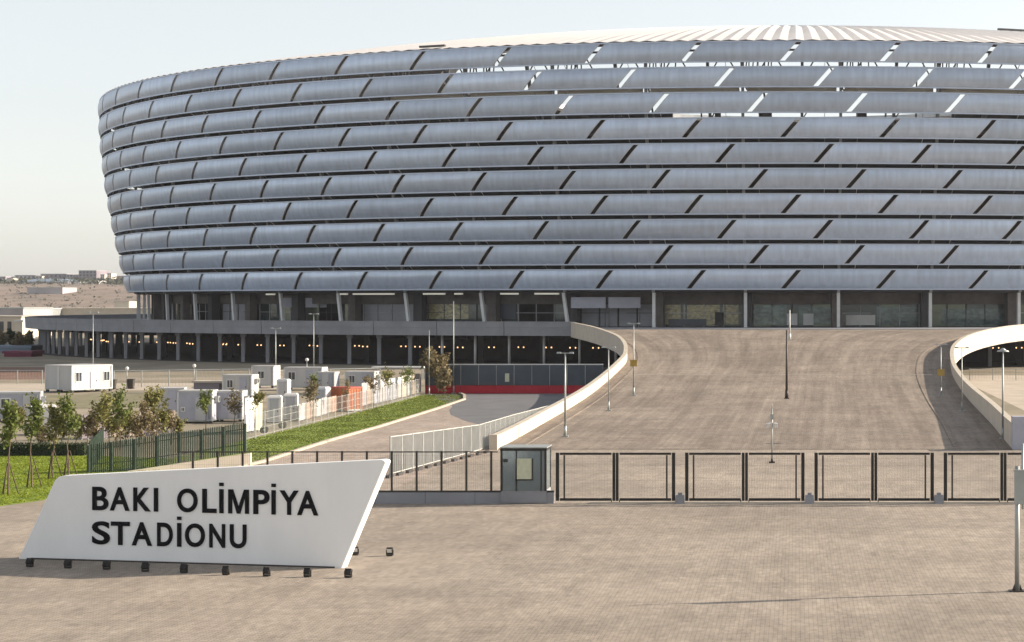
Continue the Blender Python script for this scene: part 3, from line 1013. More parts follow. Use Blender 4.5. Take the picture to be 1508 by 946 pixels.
def letter(ch, x0, x1, y0, y1, dot=False):
    """x0..x1 cap box in crop pixels (2.513x zoom of [0,650]); y0 top, y1 baseline"""
    f = lambda x, y: on_sign(x / 2.513, 650 + y / 2.513, .0)
    bl, br, tl = f(x0, y1), f(x1, y1), f(x0, y0)
    wd, ht = (br - bl).length, abs(tl.z - bl.z)
    if ch == 'M':                                  # plain geometric M: the outline font folds over itself when emboldened
        up = Vector((0, 0, 1)); mb = MB(); sw = .185
        def q(u, v, o_): return bl + ex * u * wd + up * v * ht + en * o_
        def poly(P): mb.hexa([q(u, v, .003) for u, v in P], [q(u, v, .05) for u, v in P])
        poly([(0, 0), (sw, 0), (sw, 1), (0, 1)]); poly([(1 - sw, 0), (1, 0), (1, 1), (1 - sw, 1)])
        mb2 = MB()
        P = [(sw, 1), (sw, .70), (.42, 0), (.58, 0), (1 - sw, .70), (1 - sw, 1), (1 - sw - .045, 1), (.5, .28), (sw + .045, 1)]
        for o_, rev in ((.05, False), (.003, True)):
            for I in ((0, 1, 8), (1, 2, 7), (1, 7, 8), (2, 3, 7), (3, 4, 7), (4, 6, 7), (4, 5, 6)):
                I = I if not rev else tuple(reversed(I))
                mb.face([q(*P[i], o_) for i in I])
        for i in range(9):
            a_, b_ = P[i], P[(i + 1) % 9]
            mb.face([q(*a_, .003), q(*b_, .003), q(*b_, .05), q(*a_, .05)])
        mb.build('letter', 'letter', sign)
        return
    me = glyph(ch)
    xs = [v.co.x for v in me.vertices]; ys = [v.co.y for v in me.vertices]
    fx0, fx1, fy0, fy1 = min(xs), max(xs), min(ys), max(ys)
    mb = MB()
    up = Vector((0, 0, 1))
    def put(v, off): return bl + ex * ((v.co.x - fx0) / (fx1 - fx0) * wd) + up * ((v.co.y - fy0) / (fy1 - fy0) * ht) + en * off
    nv = len(me.vertices)
    mb.v = [tuple(put(v, .05)) for v in me.vertices] + [tuple(put(v, .002)) for v in me.vertices]
    cnt = {}
    for p in me.polygons:
        mb.f.append(tuple(p.vertices)); mb.sm.append(False)
        vv = list(p.vertices)
        for i in range(len(vv)):
            e = (vv[i], vv[(i + 1) % len(vv)])
            cnt[tuple(sorted(e))] = cnt.get(tuple(sorted(e)), []) + [e]
    for e in cnt.values():
        if len(e) == 1:
            a_, b_ = e[0]
            mb.f.append((b_, a_, a_ + nv, b_ + nv)); mb.sm.append(False)
    if dot:
        c = bl + ex * wd / 2 + up * (ht + .20) + en * .026
        mb.bar(c - up * .07, c + up * .07, .19, .048, up=en)
    mb.build('letter', 'letter', sign)
    bpy.data.meshes.remove(me)
def ytop(x): return 168 + (x - 342) * 0.0195
def ybase(x): return 254.5 + (x - 342) * 0.0245
for ch, x0, x1, d in (('B', 343, 402, 0), ('A', 408, 480, 0), ('K', 495, 558, 0), ('I', 571, 586, 0), ('O', 657, 732, 0), ('L', 750, 802, 0), ('I', 813, 828, 1),
                      ('M', 846, 922, 0), ('P', 939, 998, 0), ('I', 1006, 1021, 1), ('Y', 1036, 1106, 0), ('A', 1101, 1178, 0)):
    letter(ch, x0, x1, ytop(x0), ybase(x0), d)
def yt2(x): return 295 + (x - 342) * 0.0235
def yb2(x): return 381 + (x - 342) * 0.028
for ch, x0, x1, d in (('S', 342, 408, 0), ('T', 412, 481, 0), ('A', 489, 563, 0), ('D', 583, 640, 0), ('I', 657, 672, 1), ('O', 686, 759, 0), ('N', 776, 834, 0), ('U', 852, 913, 0)):
    letter(ch, x0, x1, yt2(x0), yb2(x0), d)

# floodlights
def floodlight(pos, rz, label, group=None, face='black'):
    o = thing('floodlight', (0, 0, 0), label, 'floodlight', group)
    mb = MB(); mb.box((0, 0, .03), (.26, .2, .06)); mb.build('base', 'black', o)
    mb = MB()
    for s in (-.17, .17):
        mb.box((s, 0, .17), (.03, .07, .28))
    mb.box((0, 0, .075), (.37, .06, .03))
    mb.build('bracket', 'black_soft', o)
    mb = MB(); mb.box((0, 0, .26), (.30, .20, .26), 0, R(-28)); h = mb.build('housing', 'black', o)
    mb = MB(); mb.box((0, .052 + .06, .26 + .0), (.24, .012, .20), 0, R(-28)); mb.build('lens', face, h)
    mb = MB()
    for q in (-.08, 0, .08):
        mb.box((q, -.115, .25), (.02, .05, .2), 0, R(-28))
    mb.build('cooling_fin', 'black_soft', h)
    o.location = pos
    o.rotation_euler = (0, 0, rz)
    o.scale = (.88, .88, .88)
    return o
fx = [(44, 835), (100, 837), (157, 839), (214, 842), (271, 844), (333, 847), (393, 849), (453, 850), (513, 851)]
fl = ['black floodlight on the paving at the far lower corner of the white sign'] + [
    'small black floodlight in the row aimed at the white sign'] * 7 + ['black floodlight at the row\'s end beside the leaning sunlit edge of the sign']
az = math.atan2(ex.y, ex.x)
for k, (x, y) in enumerate(fx):
    p = G(x, y)
    floodlight(p, az, fl[k], 'floodlights in front of the white sign')
floodlight(G(523, 818), R(200) + az, 'small pale-faced floodlight close behind the edge of the sign', 'floodlights behind the white sign', 'steel_light')
floodlight(G(574, 819), R(190) + az, 'small pale-faced floodlight alone on the open paving', 'floodlights behind the white sign', 'steel_light')

# ================================================================== GATES, FENCES, BOOTH
GY = 110.0
def gx(x): return (x - CX) * GY / F
GZ0, GZ1 = 0.14, 2.76
def make_gate():
    g = thing('vehicle_gate', (0, 0, 0), 'x', 'gate')
    W = 6.5
    for s in (-1, 1):
        lf = bpy.data.objects.new('gate_leaf', None); col.objects.link(lf); lf.parent = g
        LOC[lf.name] = (0, 0, 0)
        xo, xi = s * W / 2, s * 0.09
        mb = MB(); mb.box((xo - s * .09, 0, (GZ0 + GZ1) / 2), (.18, .14, GZ1 - GZ0)); mb.build('hinge_stile', 'black', lf)
        mb = MB(); mb.box((xi, 0, (GZ0 + GZ1) / 2), (.15, .12, GZ1 - GZ0)); mb.build('meeting_stile', 'black', lf)
        mb = MB(); mb.box((s * (W / 4), 0, GZ1 - .06), (W / 2 - .44, .10, .12)); mb.build('top_rail', 'black', lf)
        mb = MB(); mb.box((s * (W / 4), 0, GZ0 + .07), (W / 2 - .44, .10, .14)); mb.build('bottom_rail', 'black', lf)
        mb = MB(); mb.box((xo - s * .46, 0, (GZ0 + GZ1) / 2), (.09, .08, GZ1 - GZ0 - .28)); mb.build('inner_stile', 'black_soft', lf)
        mb = MB()
        a, b = sorted((xi + s * .08, xo - s * .5))
        x = a + .05
        while x < b:
            mb.box((x, .02, (GZ0 + GZ1) / 2), (.0055, .006, GZ1 - GZ0 - .2)); x += .15
        z = GZ0 + .3
        while z < GZ1 - .15:
            mb.box(((a + b) / 2, .028, z), (b - a, .006, .0055)); z += .4
        mb.build('wire_mesh', 'wire', lf)
        mb = MB(); mb.box((s * .22, 0, .10), (.05, .05, .2)); mb.build('drop_bolt', 'black_soft', lf)
    return g
gate_labels = ['black framed double gate standing next to the glass guard booth', 'black framed double gate in front of the slim camera post',
               'black framed double gate between two concrete blocks below the ramp\'s shadow', 'black framed double gate behind the grey pole with the box']
g0 = make_gate()
for k in range(4):
    g = g0 if k == 0 else copy_tree(g0)
    g.location = (gx(906.5) + k * 7.04, GY, 0)
    tag(g, gate_labels[k], 'gate', 'black gates along the forecourt')
mb = MB()
mb.box((gx(1180) + 4, GY + .02, .035), (31, .34, .07))
tag(mb.build('gate_threshold', 'cream'), kind='structure')
for k, lab in enumerate(('grey concrete block between the gate by the booth and its neighbour', 'grey concrete block beside the gate of the camera post',
                         'grey concrete block close to the gate behind the grey pole')):
    mb = MB()
    x = gx(906.5) + 3.52 + k * 7.04
    mb.hexa([(x - .27, GY - .3, 0), (x + .27, GY - .3, 0), (x + .27, GY + .2, 0), (x - .27, GY + .2, 0)],
            [(x - .23, GY - .24, .46), (x + .23, GY - .24, .46), (x + .23, GY + .16, .46), (x - .23, GY + .16, .46)])
    mb.box((x, GY - .04, .52), (.22, .14, .14))
    solo(mb, 'concrete_block', 'concrete', (x, GY, 0), lab, 'block', 'blocks between the gates')

# low wall with fence
fence = thing('railing_fence', (gx(560), GY, 0), 'black post and wire fence on a low grey wall behind the white sign', 'fence')
mb_x0, mb_x1 = gx(262), gx(816)
x = mb_x0
while x < mb_x1 - .1:
    x2 = min(x + 2.7, mb_x1)
    mb = MB(); mb.box(((x + x2) / 2, GY + .02, .30), (x2 - x - .02, .42, .60)); mb.build('wall_block', 'concrete', fence)
    x = x2
mb = MB(); mb.box(((mb_x0 + gx(816)) / 2, GY - .02, .64), (mb_x1 - mb_x0, .09, .12)); mb.build('bottom_rail', 'black_soft', fence)
mb = MB(); mb.box(((mb_x0 + gx(733)) / 2, GY - .02, 2.80), (gx(733) - mb_x0, .05, .06)); mb.build('top_rail', 'black_soft', fence)
xp = 723.5
while xp > 265:
    mb = MB(); mb.box((gx(xp), GY - .02, 1.75), (.11, .10, 2.2)); mb.build('post', 'black_soft', fence)
    mb = MB()
    for q in range(1, 11):
        mb.box((gx(xp) - q * .122, GY, 1.72), (.008, .008, 2.06))
    for z in (1.1, 1.6, 2.1, 2.6):
        mb.box((gx(xp) - .67, GY + .012, z), (1.25, .008, .008))
    mb.build('wire_mesh', 'wire', fence)
    xp -= 36.6
# guard booth
bx0, bx1 = gx(738), gx(806)
booth = thing('guard_booth', ((bx0 + bx1) / 2, GY + .2, 0), 'small blue glass guard booth with dark frame on the low wall', 'booth')
bz0, bz1 = .70, 2.90
BW = bx1 - bx0
for x in (bx0 + .06, bx0 + BW * .345, bx1 - .30, bx1 - .06):
    for yy in (GY - .28, GY + 1.7):
        mb = MB(); mb.box((x, yy, (bz0 + bz1) / 2), (.11 if x in (bx0 + .06, bx1 - .06) else .06, .11, bz1 - bz0)); mb.build('frame_post', 'black', booth)
mb = MB(); mb.box(((bx0 + bx1) / 2, GY + .71, bz1 + .05), (BW + .02, 2.1, .14)); mb.build('roof', 'black', booth)
mb = MB(); mb.box(((bx0 + bx1) / 2, GY + .71, bz0 - .3), (BW - .04, 1.95, .7)); mb.build('base', 'concrete', booth)
mb = MB(); mb.box(((bx0 + bx1) / 2, GY + .71, bz1 + .155), (BW + .06, 2.14, .05)); mb.build('roof_edge', 'galv', booth)
for a, b in ((bx0 + .12, bx0 + BW * .345 - .03), (bx0 + BW * .345 + .03, bx1 - .33), (bx1 - .27, bx1 - .12)):
    mb = MB(); mb.box(((a + b) / 2, GY - .27, (bz0 + bz1) / 2), (b - a - .004, .03, bz1 - bz0 - .02)); mb.build('glass_pane', 'glass_b', booth)
for x in (bx0 + .05, bx1 - .05):
    mb = MB(); mb.box((x, GY + .71, (bz0 + bz1) / 2), (.03, 1.84, bz1 - bz0 - .02)); mb.build('glass_pane', 'glass_b', booth)
mb = MB(); mb.box(((bx0 + bx1) / 2, GY + 1.70, (bz0 + bz1) / 2), (BW - .24, .03, bz1 - bz0 - .02)); mb.build('rear_panel', 'blue_panel', booth)
wx, wz = gx(773), 11 - (690 - HY) * GY / F
mb = MB(); mb.box((wx, GY - .30, wz), (.80, .02, 1.12)); nb = mb.build('service_window', 'notice', booth)
mb = MB()
mb.box((wx, GY - .31, wz - .60), (.96, .05, .06)); mb.box((wx + .45, GY - .31, wz), (.05, .05, 1.15)); mb.box((wx - .45, GY - .31, wz), (.03, .05, 1.15))
mb.build('window_frame', 'black', nb)
mb = MB(); mb.box((gx(745.5), GY - .32, 2.35), (.22, .08, .16)); mb.build('wall_lamp', 'black', booth)

# dense green picket fence with cream wall at the lawn's edge
q0, q1 = G(130, 697), G(361, 687)
q1.z = 0
pf = thing('picket_fence', tuple(q0), 'dense dark green picket fence on a rising cream wall beside the lawn', 'fence')
N = 84
for k in range(N + 1):
    u = k / N
    p = q0.lerp(q1, u)
    zb = .05 + .85 * max(0, (u - .25) / .75)
    zt = 11 - ((656 - 32 * u) - HY) * p.y / F
    mb = MB()
    wid = .07 if k % 12 else .15
    mb.box((p.x, p.y, (zb + zt) / 2), (wid, wid, zt - zb))
    if k % 12:
        mb.hexa([(p.x - wid / 2, p.y - .03, zt), (p.x + wid / 2, p.y - .03, zt), (p.x + wid / 2, p.y + .03, zt), (p.x - wid / 2, p.y + .03, zt)],
                [(p.x - .01, p.y - .01, zt + .08), (p.x + .01, p.y - .01, zt + .08), (p.x + .01, p.y + .01, zt + .08), (p.x - .01, p.y + .01, zt + .08)])
    mb.build('picket', 'green_metal', pf)
for h in (.3, .82):
    mb = MB()
    for a, b in ((0, .25), (.25, 1)):
        P_ = []
        for u in (a, b):
            p = q0.lerp(q1, u)
            zb = .05 + .85 * max(0, (u - .25) / .75)
            zt = 11 - ((656 - 32 * u) - HY) * p.y / F
            P_.append(Vector((p.x, p.y + .06, zb + (zt - zb) * h)))
        mb.bar(P_[0], P_[1], .05, .06)
    mb.build('rail', 'green_metal', pf)
# return of the fence, running back from its near end behind the lawn
r0, r1 = q0 + Vector((0, .1, 0)), G(152, 671)
for k in range(1, 14):
    p = r0.lerp(r1, k / 13)
    mb = MB(); mb.box((p.x, p.y, 1.0), (.07, .07, 2.0)); mb.build('picket', 'green_metal', pf)
mb = MB()
u0, u1 = q0.lerp(q1, .25), q1 + (q1 - q0).normalized() * .4
n_ = Vector((0, .16, 0))
mb.hexa([u0 - n_, u1 - n_, u1 + n_, u0 + n_], [u0 - n_ + Vector((0, 0, .04)), u1 - n_ + Vector((0, 0, .88)), u1 + n_ + Vector((0, 0, .88)), u0 + n_ + Vector((0, 0, .04))])
mb.build('base_wall', 'cream', pf)

# white mesh fence beside the ramp
wf = thing('mesh_fence', tuple(G(580, 703)), 'white picket mesh fence beside the ramp\'s parapet wall', 'fence')
WP = [(-25.6, 127.5, 2.45), (-23.2, 148, 1.95), (-22.9, 164, 1.80), (-22.85, 187, 1.35), (-22.8, 200, 1.2)]
for (xa, ya, ha), (xb, yb, hb) in zip(WP, WP[1:]):
    L = math.hypot(xb - xa, yb - ya)
    n = max(2, round(L / 2.4))
    for k in range(n):
        u, u2 = k / n, (k + 1) / n
        pa = Vector((xa + (xb - xa) * u, ya + (yb - ya) * u, 0)); pb = Vector((xa + (xb - xa) * u2, ya + (yb - ya) * u2, 0))
        h0, h1 = ha + (hb - ha) * u, ha + (hb - ha) * u2
        mb = MB(); mb.bar(pa, pa + Vector((0, 0, h0 + .05)), .09, .09); mb.build('post', 'mesh_white', wf)
        mb = MB()
        m_ = 15
        for q in range(1, m_):
            p = pa.lerp(pb, q / m_); h = h0 + (h1 - h0) * q / m_
            mb.bar(p + Vector((0, 0, .12)), p + Vector((0, 0, h)), .036, .03)
        mb.bar(pa + Vector((0, 0, .12)), pb + Vector((0, 0, .12)), .04, .05)
        mb.bar(pa + Vector((0, 0, h0)), pb + Vector((0, 0, h1)), .04, .05)
        mb.build('fence_panel', 'mesh_white', wf)
# kerb with stops in front of it, casting the dark dashes seen on the paving
mb = MB()
a_, b_ = G(566, 706), G(722, 666)
for k in range(12):
    p = a_.lerp(b_, (k + .5) / 12)
    q = MB(); q.box((p.x, p.y, .09), (.85, .22, .18), math.atan2(b_.y - a_.y, b_.x - a_.x))
    solo(q, 'kerb_stop', 'steel_dark', tuple(p), 'low dark kerb stop lying along the foot of the white mesh fence', 'kerb stop', 'kerb stops by the white mesh fence')

# red and blue barrier at the end of the side road
bw = thing('road_barrier', tuple(G(750, 580)), 'dark blue panelled barrier with a red base closing the side road', 'barrier')
BY = 241.0
k = 0
x = -44.2
while x < -23.2:
    mb = MB(); mb.box((x + 1.06, BY, .48), (2.1, .36, .96)); mb.build('base_panel', 'red', bw)
    mb = MB(); mb.box((x + 1.06, BY + .05, 2.2), (2.06, .14, 2.4)); mb.build('upper_panel', 'blue_panel', bw)
    mb = MB(); mb.box((x, BY - .06, 2.2), (.07, .09, 2.5)); mb.build('post', 'steel', bw)
    x += 2.12
mb = MB(); mb.box((-33.6, BY + .02, 3.47), (21.2, .22, .12)); mb.build('top_rail', 'steel_light', bw)
mb = MB(); mb.box((A(747, 557, BY).x, BY - .1, 1.9), (.5, .06, 1.0)); mb.build('notice_board', 'notice', bw)
mb = MB(); mb.box((-33.6, BY + .02, 1.0), (21.2, .30, .06)); mb.build('mid_rail', 'steel_dark', bw)

# ================================================================== LAMP POSTS
def lamp_post(pos, h, label, group=None, m='galv', r=.085, head='flat', yellow=False):
    o = thing('lamp_post', (0, 0, 0), label, 'lamp post', group)
    mb = MB(); mb.box((0, 0, .05), (.5, .5, .1)); mb.tube((0, 0, .1), (0, 0, .9), r * 1.6, r * 1.5, 8); mb.build('base', m, o)
    mb = MB(); mb.tube((0, 0, .9), (0, 0, h), r * 1.15, r * .7, 8); mb.build('pole', m, o)
    if head == 'flat':
        mb = MB(); mb.bar((-.35, 0, h + .02), (.35, 0, h + .02), .08, .06); mb.build('arm', m, o)
        for s in (-1, 1):
            mb = MB()
            mb.hexa([(s * .5 - .18, -.14, h - .02), (s * .5 + .18, -.14, h - .02), (s * .5 + .18, .14, h - .02), (s * .5 - .18, .14, h - .02)],
                    [(s * .5 - .14, -.1, h + .11), (s * .5 + .14, -.1, h + .11), (s * .5 + .14, .1, h + .11), (s * .5 - .14, .1, h + .11)])
            mb.build('lamp_head', m, o)
    elif head == 'disc':
        mb = MB(); mb.tube((0, 0, h), (0, 0, h + .12), .5, .42, 12); mb.tube((0, 0, h + .12), (0, 0, h + .3), .3, .08, 12); mb.build('lamp_head', m, o)
    elif head == 'ball':
        mb = MB(); mb.sphere((0, 0, h + .18), .24, 10, 6); mb.build('lamp_globe', 'white', o)
    if yellow:
        mb = MB(); mb.box((0, -.14, h * .45), (.72, .12, .62)); mb.box((0, -.14, h * .45 + .36), (.8, .16, .08)); mb.build('sign_box', 'yellow', o)
    o.location = pos
    return o
def onramp(x, y): return (x, y, zr(y))
lamp_post(onramp(-18.5, 162), 6.7, 'twin-headed lamp post at the foot of the ramp beside the cream parapet', 'lamp posts along the ramp')
lamp_post(onramp(-17.8, 192), 6.0, 'plain twin-headed lamp post between two others along the cream parapet', 'lamp posts along the ramp', r=.06)
lamp_post(onramp(-17.1, 213), 7.6, 'tall lamp post with a yellow box beside the sunlit part of the ramp', 'lamp posts along the ramp', r=.075, yellow=True)
lamp_post(onramp(16.4, 160), 6.9, 'disc-headed lamp post in front of the shaded parapet end', 'lamp posts along the ramp', head='disc')
lamp_post(onramp(15.7, 191), 6.0, 'thin lamp post standing in the parapet\'s shadow on the ramp', 'lamp posts along the ramp', r=.055)
lamp_post(onramp(15.3, 213), 5.4, 'lamp post with a yellow box standing in the parapet\'s shadow', 'lamp posts along the ramp', r=.06, yellow=True)
lamp_post(onramp(-.95, 209), 7.1, 'dark bronze post standing alone in the middle of the ramp', 'lamp posts along the ramp', 'pole_dark', .11, 'none')
lamp_post((A(1163, 482, 300).x, 300, zr(300)), 4.4, 'pale pole behind the dark bronze post near the ramp top', 'lamp posts along the ramp', 'steel_light', .12, 'none')
lamp_post(G(137, 575), 9.6, 'tall thin pole rising behind the white twin cabins', 'poles along the service road', r=.06)
lamp_post(G(462, 566), 9.3, 'tall thin pole before the podium by the portable cabins', 'poles along the service road', r=.06)
lamp_post(G(406, 570), 7.5, 'plain pole before the podium beside the blue white kiosk', 'poles along the service road', r=.07)
lamp_post(G(286, 571), 2.6, 'short globe lamp beside the rail fence near the podium', 'short lamps on the rail fence', head='ball', r=.05)
lamp_post(G(187, 573), 2.4, 'short globe lamp beside the white twin cabins', 'short lamps on the rail fence', head='ball', r=.05)
lamp_post(G(452, 565), 3.0, 'short globe lamp beside the tall thin pole', 'short lamps on the rail fence', head='ball', r=.05)
lamp_post(G(668, 580), 11.0, 'slim tall pole at the tip of the grass verge', 'poles along the service road', r=.06, head='none')
lamp_post(G(632, 582), 7.6, 'slim pole beside the brown leafed tree at the verge', 'poles along the service road', r=.05, head='none')
# camera post in front of the ramp
o = thing('camera_post', tuple(G(1137, 682)), 'short pale post with two white camera heads at the foot of the ramp', 'camera post')
L = Vector(o.location)
def addp(nm, m, fn):
    mb = MB(); fn(mb); mb.v = [(a + L.x, b + L.y, c + L.z) for a, b, c in mb.v]; return mb.build(nm, m, o)
addp('base', 'pole_dark', lambda m: (m.box((0, 0, .05), (.4, .4, .1)), m.tube((0, 0, .1), (0, 0, .3), .09, .07, 8)))
addp('pole', 'galv', lambda m: m.tube((0, 0, .3), (0, 0, 3.7), .055, .045, 8))
addp('crossbar', 'white', lambda m: m.bar((-.3, 0, 2.72), (.3, 0, 2.72), .08, .08))
for s in (-1, 1):
    addp('camera_head', 'white', lambda m: (m.box((s * .28, -.1, 2.55), (.2, .42, .24)), m.box((s * .28, -.12, 2.69), (.24, .5, .03))))
addp('junction_box', 'galv', lambda m: m.box((0, -.05, 3.15), (.24, .16, .34)))
addp('spike', 'galv', lambda m: m.tube((0, 0, 3.7), (0, 0, 4.1), .02, .01, 6))
# grey pole with box on the plaza
pb = G(1498, 871)
o = thing('equipment_pole', tuple(pb), 'grey steel pole with a box standing on the open plaza paving', 'pole')
L = pb
addp('base_plate', 'pole_dark', lambda m: (m.box((0, 0, .02), (.62, .5, .04)), m.hexa([(-.2, -.04, .04), (.2, -.04, .04), (.2, .04, .04), (-.2, .04, .04)], [(-.1, -.03, .28), (.1, -.03, .28), (.1, .03, .28), (-.1, .03, .28)])))
addp('pole', 'galv', lambda m: m.tube((0, 0, .04), (0, 0, 4.75), .10, .09, 12))
addp('pole', 'galv', lambda m: m.tube((.22, .1, 3.1), (.22, .1, 5.6), .05, .05, 8))
addp('equipment_box', 'galv', lambda m: (m.box((.13, -.16, 3.95), (.5, .22, 1.25)), m.box((.13, -.165, 4.6), (.56, .28, .05))))
addp('bracket', 'steel_dark', lambda m: (m.box((.06, -.02, 3.5), (.34, .16, .08)), m.box((.06, -.02, 4.35), (.34, .16, .08))))

# ================================================================== CABINS AND YARD
def cabin(pos, rz, size, label, m='off', cat='cabin', group=None, windows=(), door=None, raised=.32, name='site_cabin', ribs=False):
    """front face is local -Y; windows/door are (x, width, z0, z1) on the front"""
    wx, dy, h = size
    o = thing(name, (0, 0, 0), label, cat, group)
    mb = MB(); mb.box((0, 0, raised + h / 2), (wx - .08, dy - .08, h - .1)); mb.build('body', m, o)
    mb = MB()
    mb.box((0, 0, raised + .07), (wx, dy, .14)); mb.build('floor_frame', 'galv', o)
    mb = MB(); mb.box((0, 0, raised + h - .06), (wx + .02, dy + .02, .16)); mb.build('roof', 'off' if m != 'orange' else 'orange_red', o)
    for sx in (-1, 1):
        for sy in (-1, 1):
            mb = MB(); mb.box((sx * (wx / 2 - .05), sy * (dy / 2 - .05), raised + h / 2), (.12, .12, h - .05)); mb.build('corner_post', 'white' if m != 'orange' else 'orange', o)
            mb = MB(); mb.box((sx * (wx / 2 - .2), sy * (dy / 2 - .2), raised / 2), (.28, .28, raised)); mb.build('foot', 'concrete_dark', o)
    for x, w_, z0, z1 in windows:
        mb = MB(); mb.box((x, -dy / 2 - .0, raised + (z0 + z1) / 2), (w_ + .16, .06, z1 - z0 + .16)); wf_ = mb.build('window', 'white', o)
        mb = MB(); mb.box((x, -dy / 2 - .025, raised + (z0 + z1) / 2), (w_, .03, z1 - z0)); mb.build('pane', 'window', wf_)
        mb = MB(); mb.box((x, -dy / 2 - .04, raised + (z0 + z1) / 2), (.05, .03, z1 - z0)); mb.build('glazing_bar', 'white', wf_)
    if door:
        x, w_ = door
        mb = MB(); mb.box((x, -dy / 2 - .005, raised + 1.12), (w_, .05, 2.05)); d_ = mb.build('door', 'lilac' if m == 'off' else 'off', o)
        mb = MB(); mb.box((x + w_ * .38, -dy / 2 - .05, raised + 1.05), (.06, .06, .14)); mb.build('handle', 'black', d_)
    if door and cat == 'cabin':
        mb = MB(); mb.box((wx / 2 + .16, dy * .1, raised + h * .7), (.3, .8, .55)); a_ = mb.build('air_conditioner', 'galv', o)
        mb = MB(); mb.tube((wx / 2 + .312, dy * .1, raised + h * .7), (wx / 2 + .33, dy * .1, raised + h * .7), .2, n=10); mb.build('fan_grille', 'black_soft', a_)
    if not ribs:
        n_ = max(3, int(wx / .6))
        for q in range(1, n_):
            mb = MB(); mb.box((-wx / 2 + wx * q / n_, -dy / 2 + .035, raised + h / 2), (.05, .03, h - .35)); mb.build('rib', m, o)
        mb = MB(); mb.tube((wx / 2 - .3, -dy / 2 - .02, raised + .2), (wx / 2 - .3, -dy / 2 - .02, raised + h - .2), .03, n=5); mb.build('downpipe', 'galv', o)
    if ribs:
        n_ = int(wx / .3)
        for q in range(1, n_):
            mb = MB(); mb.box((-wx / 2 + wx * q / n_, -dy / 2 + .03, raised + h / 2), (.1, .04, h - .35)); mb.build('rib', m, o)
        n_ = int(dy / .3)
        for q in range(1, n_):
            mb = MB(); mb.box((wx / 2 - .03, -dy / 2 + dy * q / n_, raised + h / 2), (.04, .1, h - .35)); mb.build('rib', m, o)
    o.location = pos
    o.rotation_euler = (0, 0, rz)
    return o
# twin cabins: near corner at (105,578)
nc = G(106, 579)
th = R(58)
u_, v_ = Vector((math.cos(th), math.sin(th), 0)), Vector((-math.sin(th), math.cos(th), 0))
cabin(nc + u_ * 3.0 + v_ * 1.25, th, (6.0, 2.44, 2.95), 'white twin-window site cabin with its long side in the sun', windows=((-2.0, .8, 1.05, 2.1), (2.1, .8, 1.05, 2.1)), door=(0.2, 1.0))
cabin(nc + u_ * 3.0 + v_ * 3.75, th, (6.0, 2.44, 2.95), 'white site cabin behind its twin, only shaded end wall in view', door=(1.0, 1.0))
def at_px(x, y): return G(x, y)
cabin(at_px(285, 624) + Vector((0, 1.3, 0)), R(4), (3.1, 2.4, 2.75), 'grey white cabin with a small dark vent beside the green picket fence', 'lilac', windows=((-1.05, .22, .95, 1.2),), door=(.5, .9), raised=.2)
cabin(at_px(333, 622) + Vector((0, 1.6, 0)), R(4), (2.5, 2.4, 2.6), 'plain lilac grey cabin adjoining the one with the dark vent', 'lilac', raised=.2, door=(0.4, .8))
cabin(at_px(388, 572) + Vector((0, 1.2, 0)), R(-6), (2.9, 2.4, 2.5), 'small white kiosk with a dark blue window before the podium', 'off', 'kiosk', windows=((-.2, .75, .95, 1.8),), name='kiosk')
cabin(at_px(447, 575) + Vector((0, 1.2, 0)), R(-4), (4.8, 2.4, 2.5), 'pale flat roofed cabin behind the white portable toilets', 'off', windows=((-1.4, .8, 1.0, 1.9),), door=(.8, .9))
cabin(at_px(480, 581) + Vector((0, 1.0, 0)), R(-4), (2.2, 2.0, 2.3), 'small lilac hut between the flat roofed cabin and orange container', 'lilac', 'hut', door=(0, .8), name='hut')
cabin(at_px(503, 607) + Vector((.2, 1.4, 0)), R(-38), (2.4, 2.0, 2.35), 'orange red ribbed container at the grass verge', 'orange', 'container', raised=.1, ribs=True, name='container')
def toilet(pos, rz, label, m='white'):
    o = thing('portable_toilet', (0, 0, 0), label, 'toilet', 'portable toilets in the yard')
    mb = MB(); mb.box((0, 0, 1.2), (1.2, 1.2, 2.2)); mb.build('body', m, o)
    mb = MB(); mb.box((0, -.61, 1.2), (.8, .05, 2.0)); d_ = mb.build('door', 'off', o)
    mb = MB(); mb.box((.3, -.65, 1.1), (.08, .05, .16)); mb.build('handle', 'black', d_)
    mb = MB(); mb.hexa([(-.65, -.65, 2.3), (.65, -.65, 2.3), (.65, .65, 2.3), (-.65, .65, 2.3)], [(-.5, -.5, 2.5), (.5, -.5, 2.5), (.5, .5, 2.5), (-.5, .5, 2.5)]); mb.build('roof', 'white', o)
    mb = MB(); mb.box((0, 0, .05), (1.3, 1.3, .1)); mb.build('skid', 'black', o)
    for q in (-.35, 0, .35):
        mb = MB(); mb.box((q, -.63, 2.12), (.22, .03, .06)); mb.build('vent', 'lilac', o)
    o.location = pos; o.rotation_euler = (0, 0, rz)
    return o
toilet(at_px(405, 623), R(8), 'white portable toilet next to the cream hoarding boards')
toilet(at_px(429, 619), R(8), 'white portable toilet with shaded side nearest the orange container')
toilet(at_px(418, 592), R(-4), 'white portable toilet standing behind the other two')
toilet(at_px(475, 607), R(-10), 'white portable toilet almost hidden behind a brown sapling')
toilet(at_px(57, 640), R(20), 'pale portable toilet between the lawn saplings', 'cream')
toilet(at_px(71, 641), R(20), 'pale portable toilet half behind a lawn sapling', 'cream')
cabin(at_px(350, 588) + Vector((0, 1.2, 0)), R(-4), (3.4, 2.4, 2.4), 'greyish cabin behind the plain lilac one and the low shed', 'off', windows=((-.8, .6, 1.0, 1.8),), door=(.7, .8))
cabin(at_px(247, 612) + Vector((0, 1.2, 0)), R(10), (2.6, 2.2, 2.3), 'small off-white cabin behind the broad olive tree', 'off', door=(.2, .8))
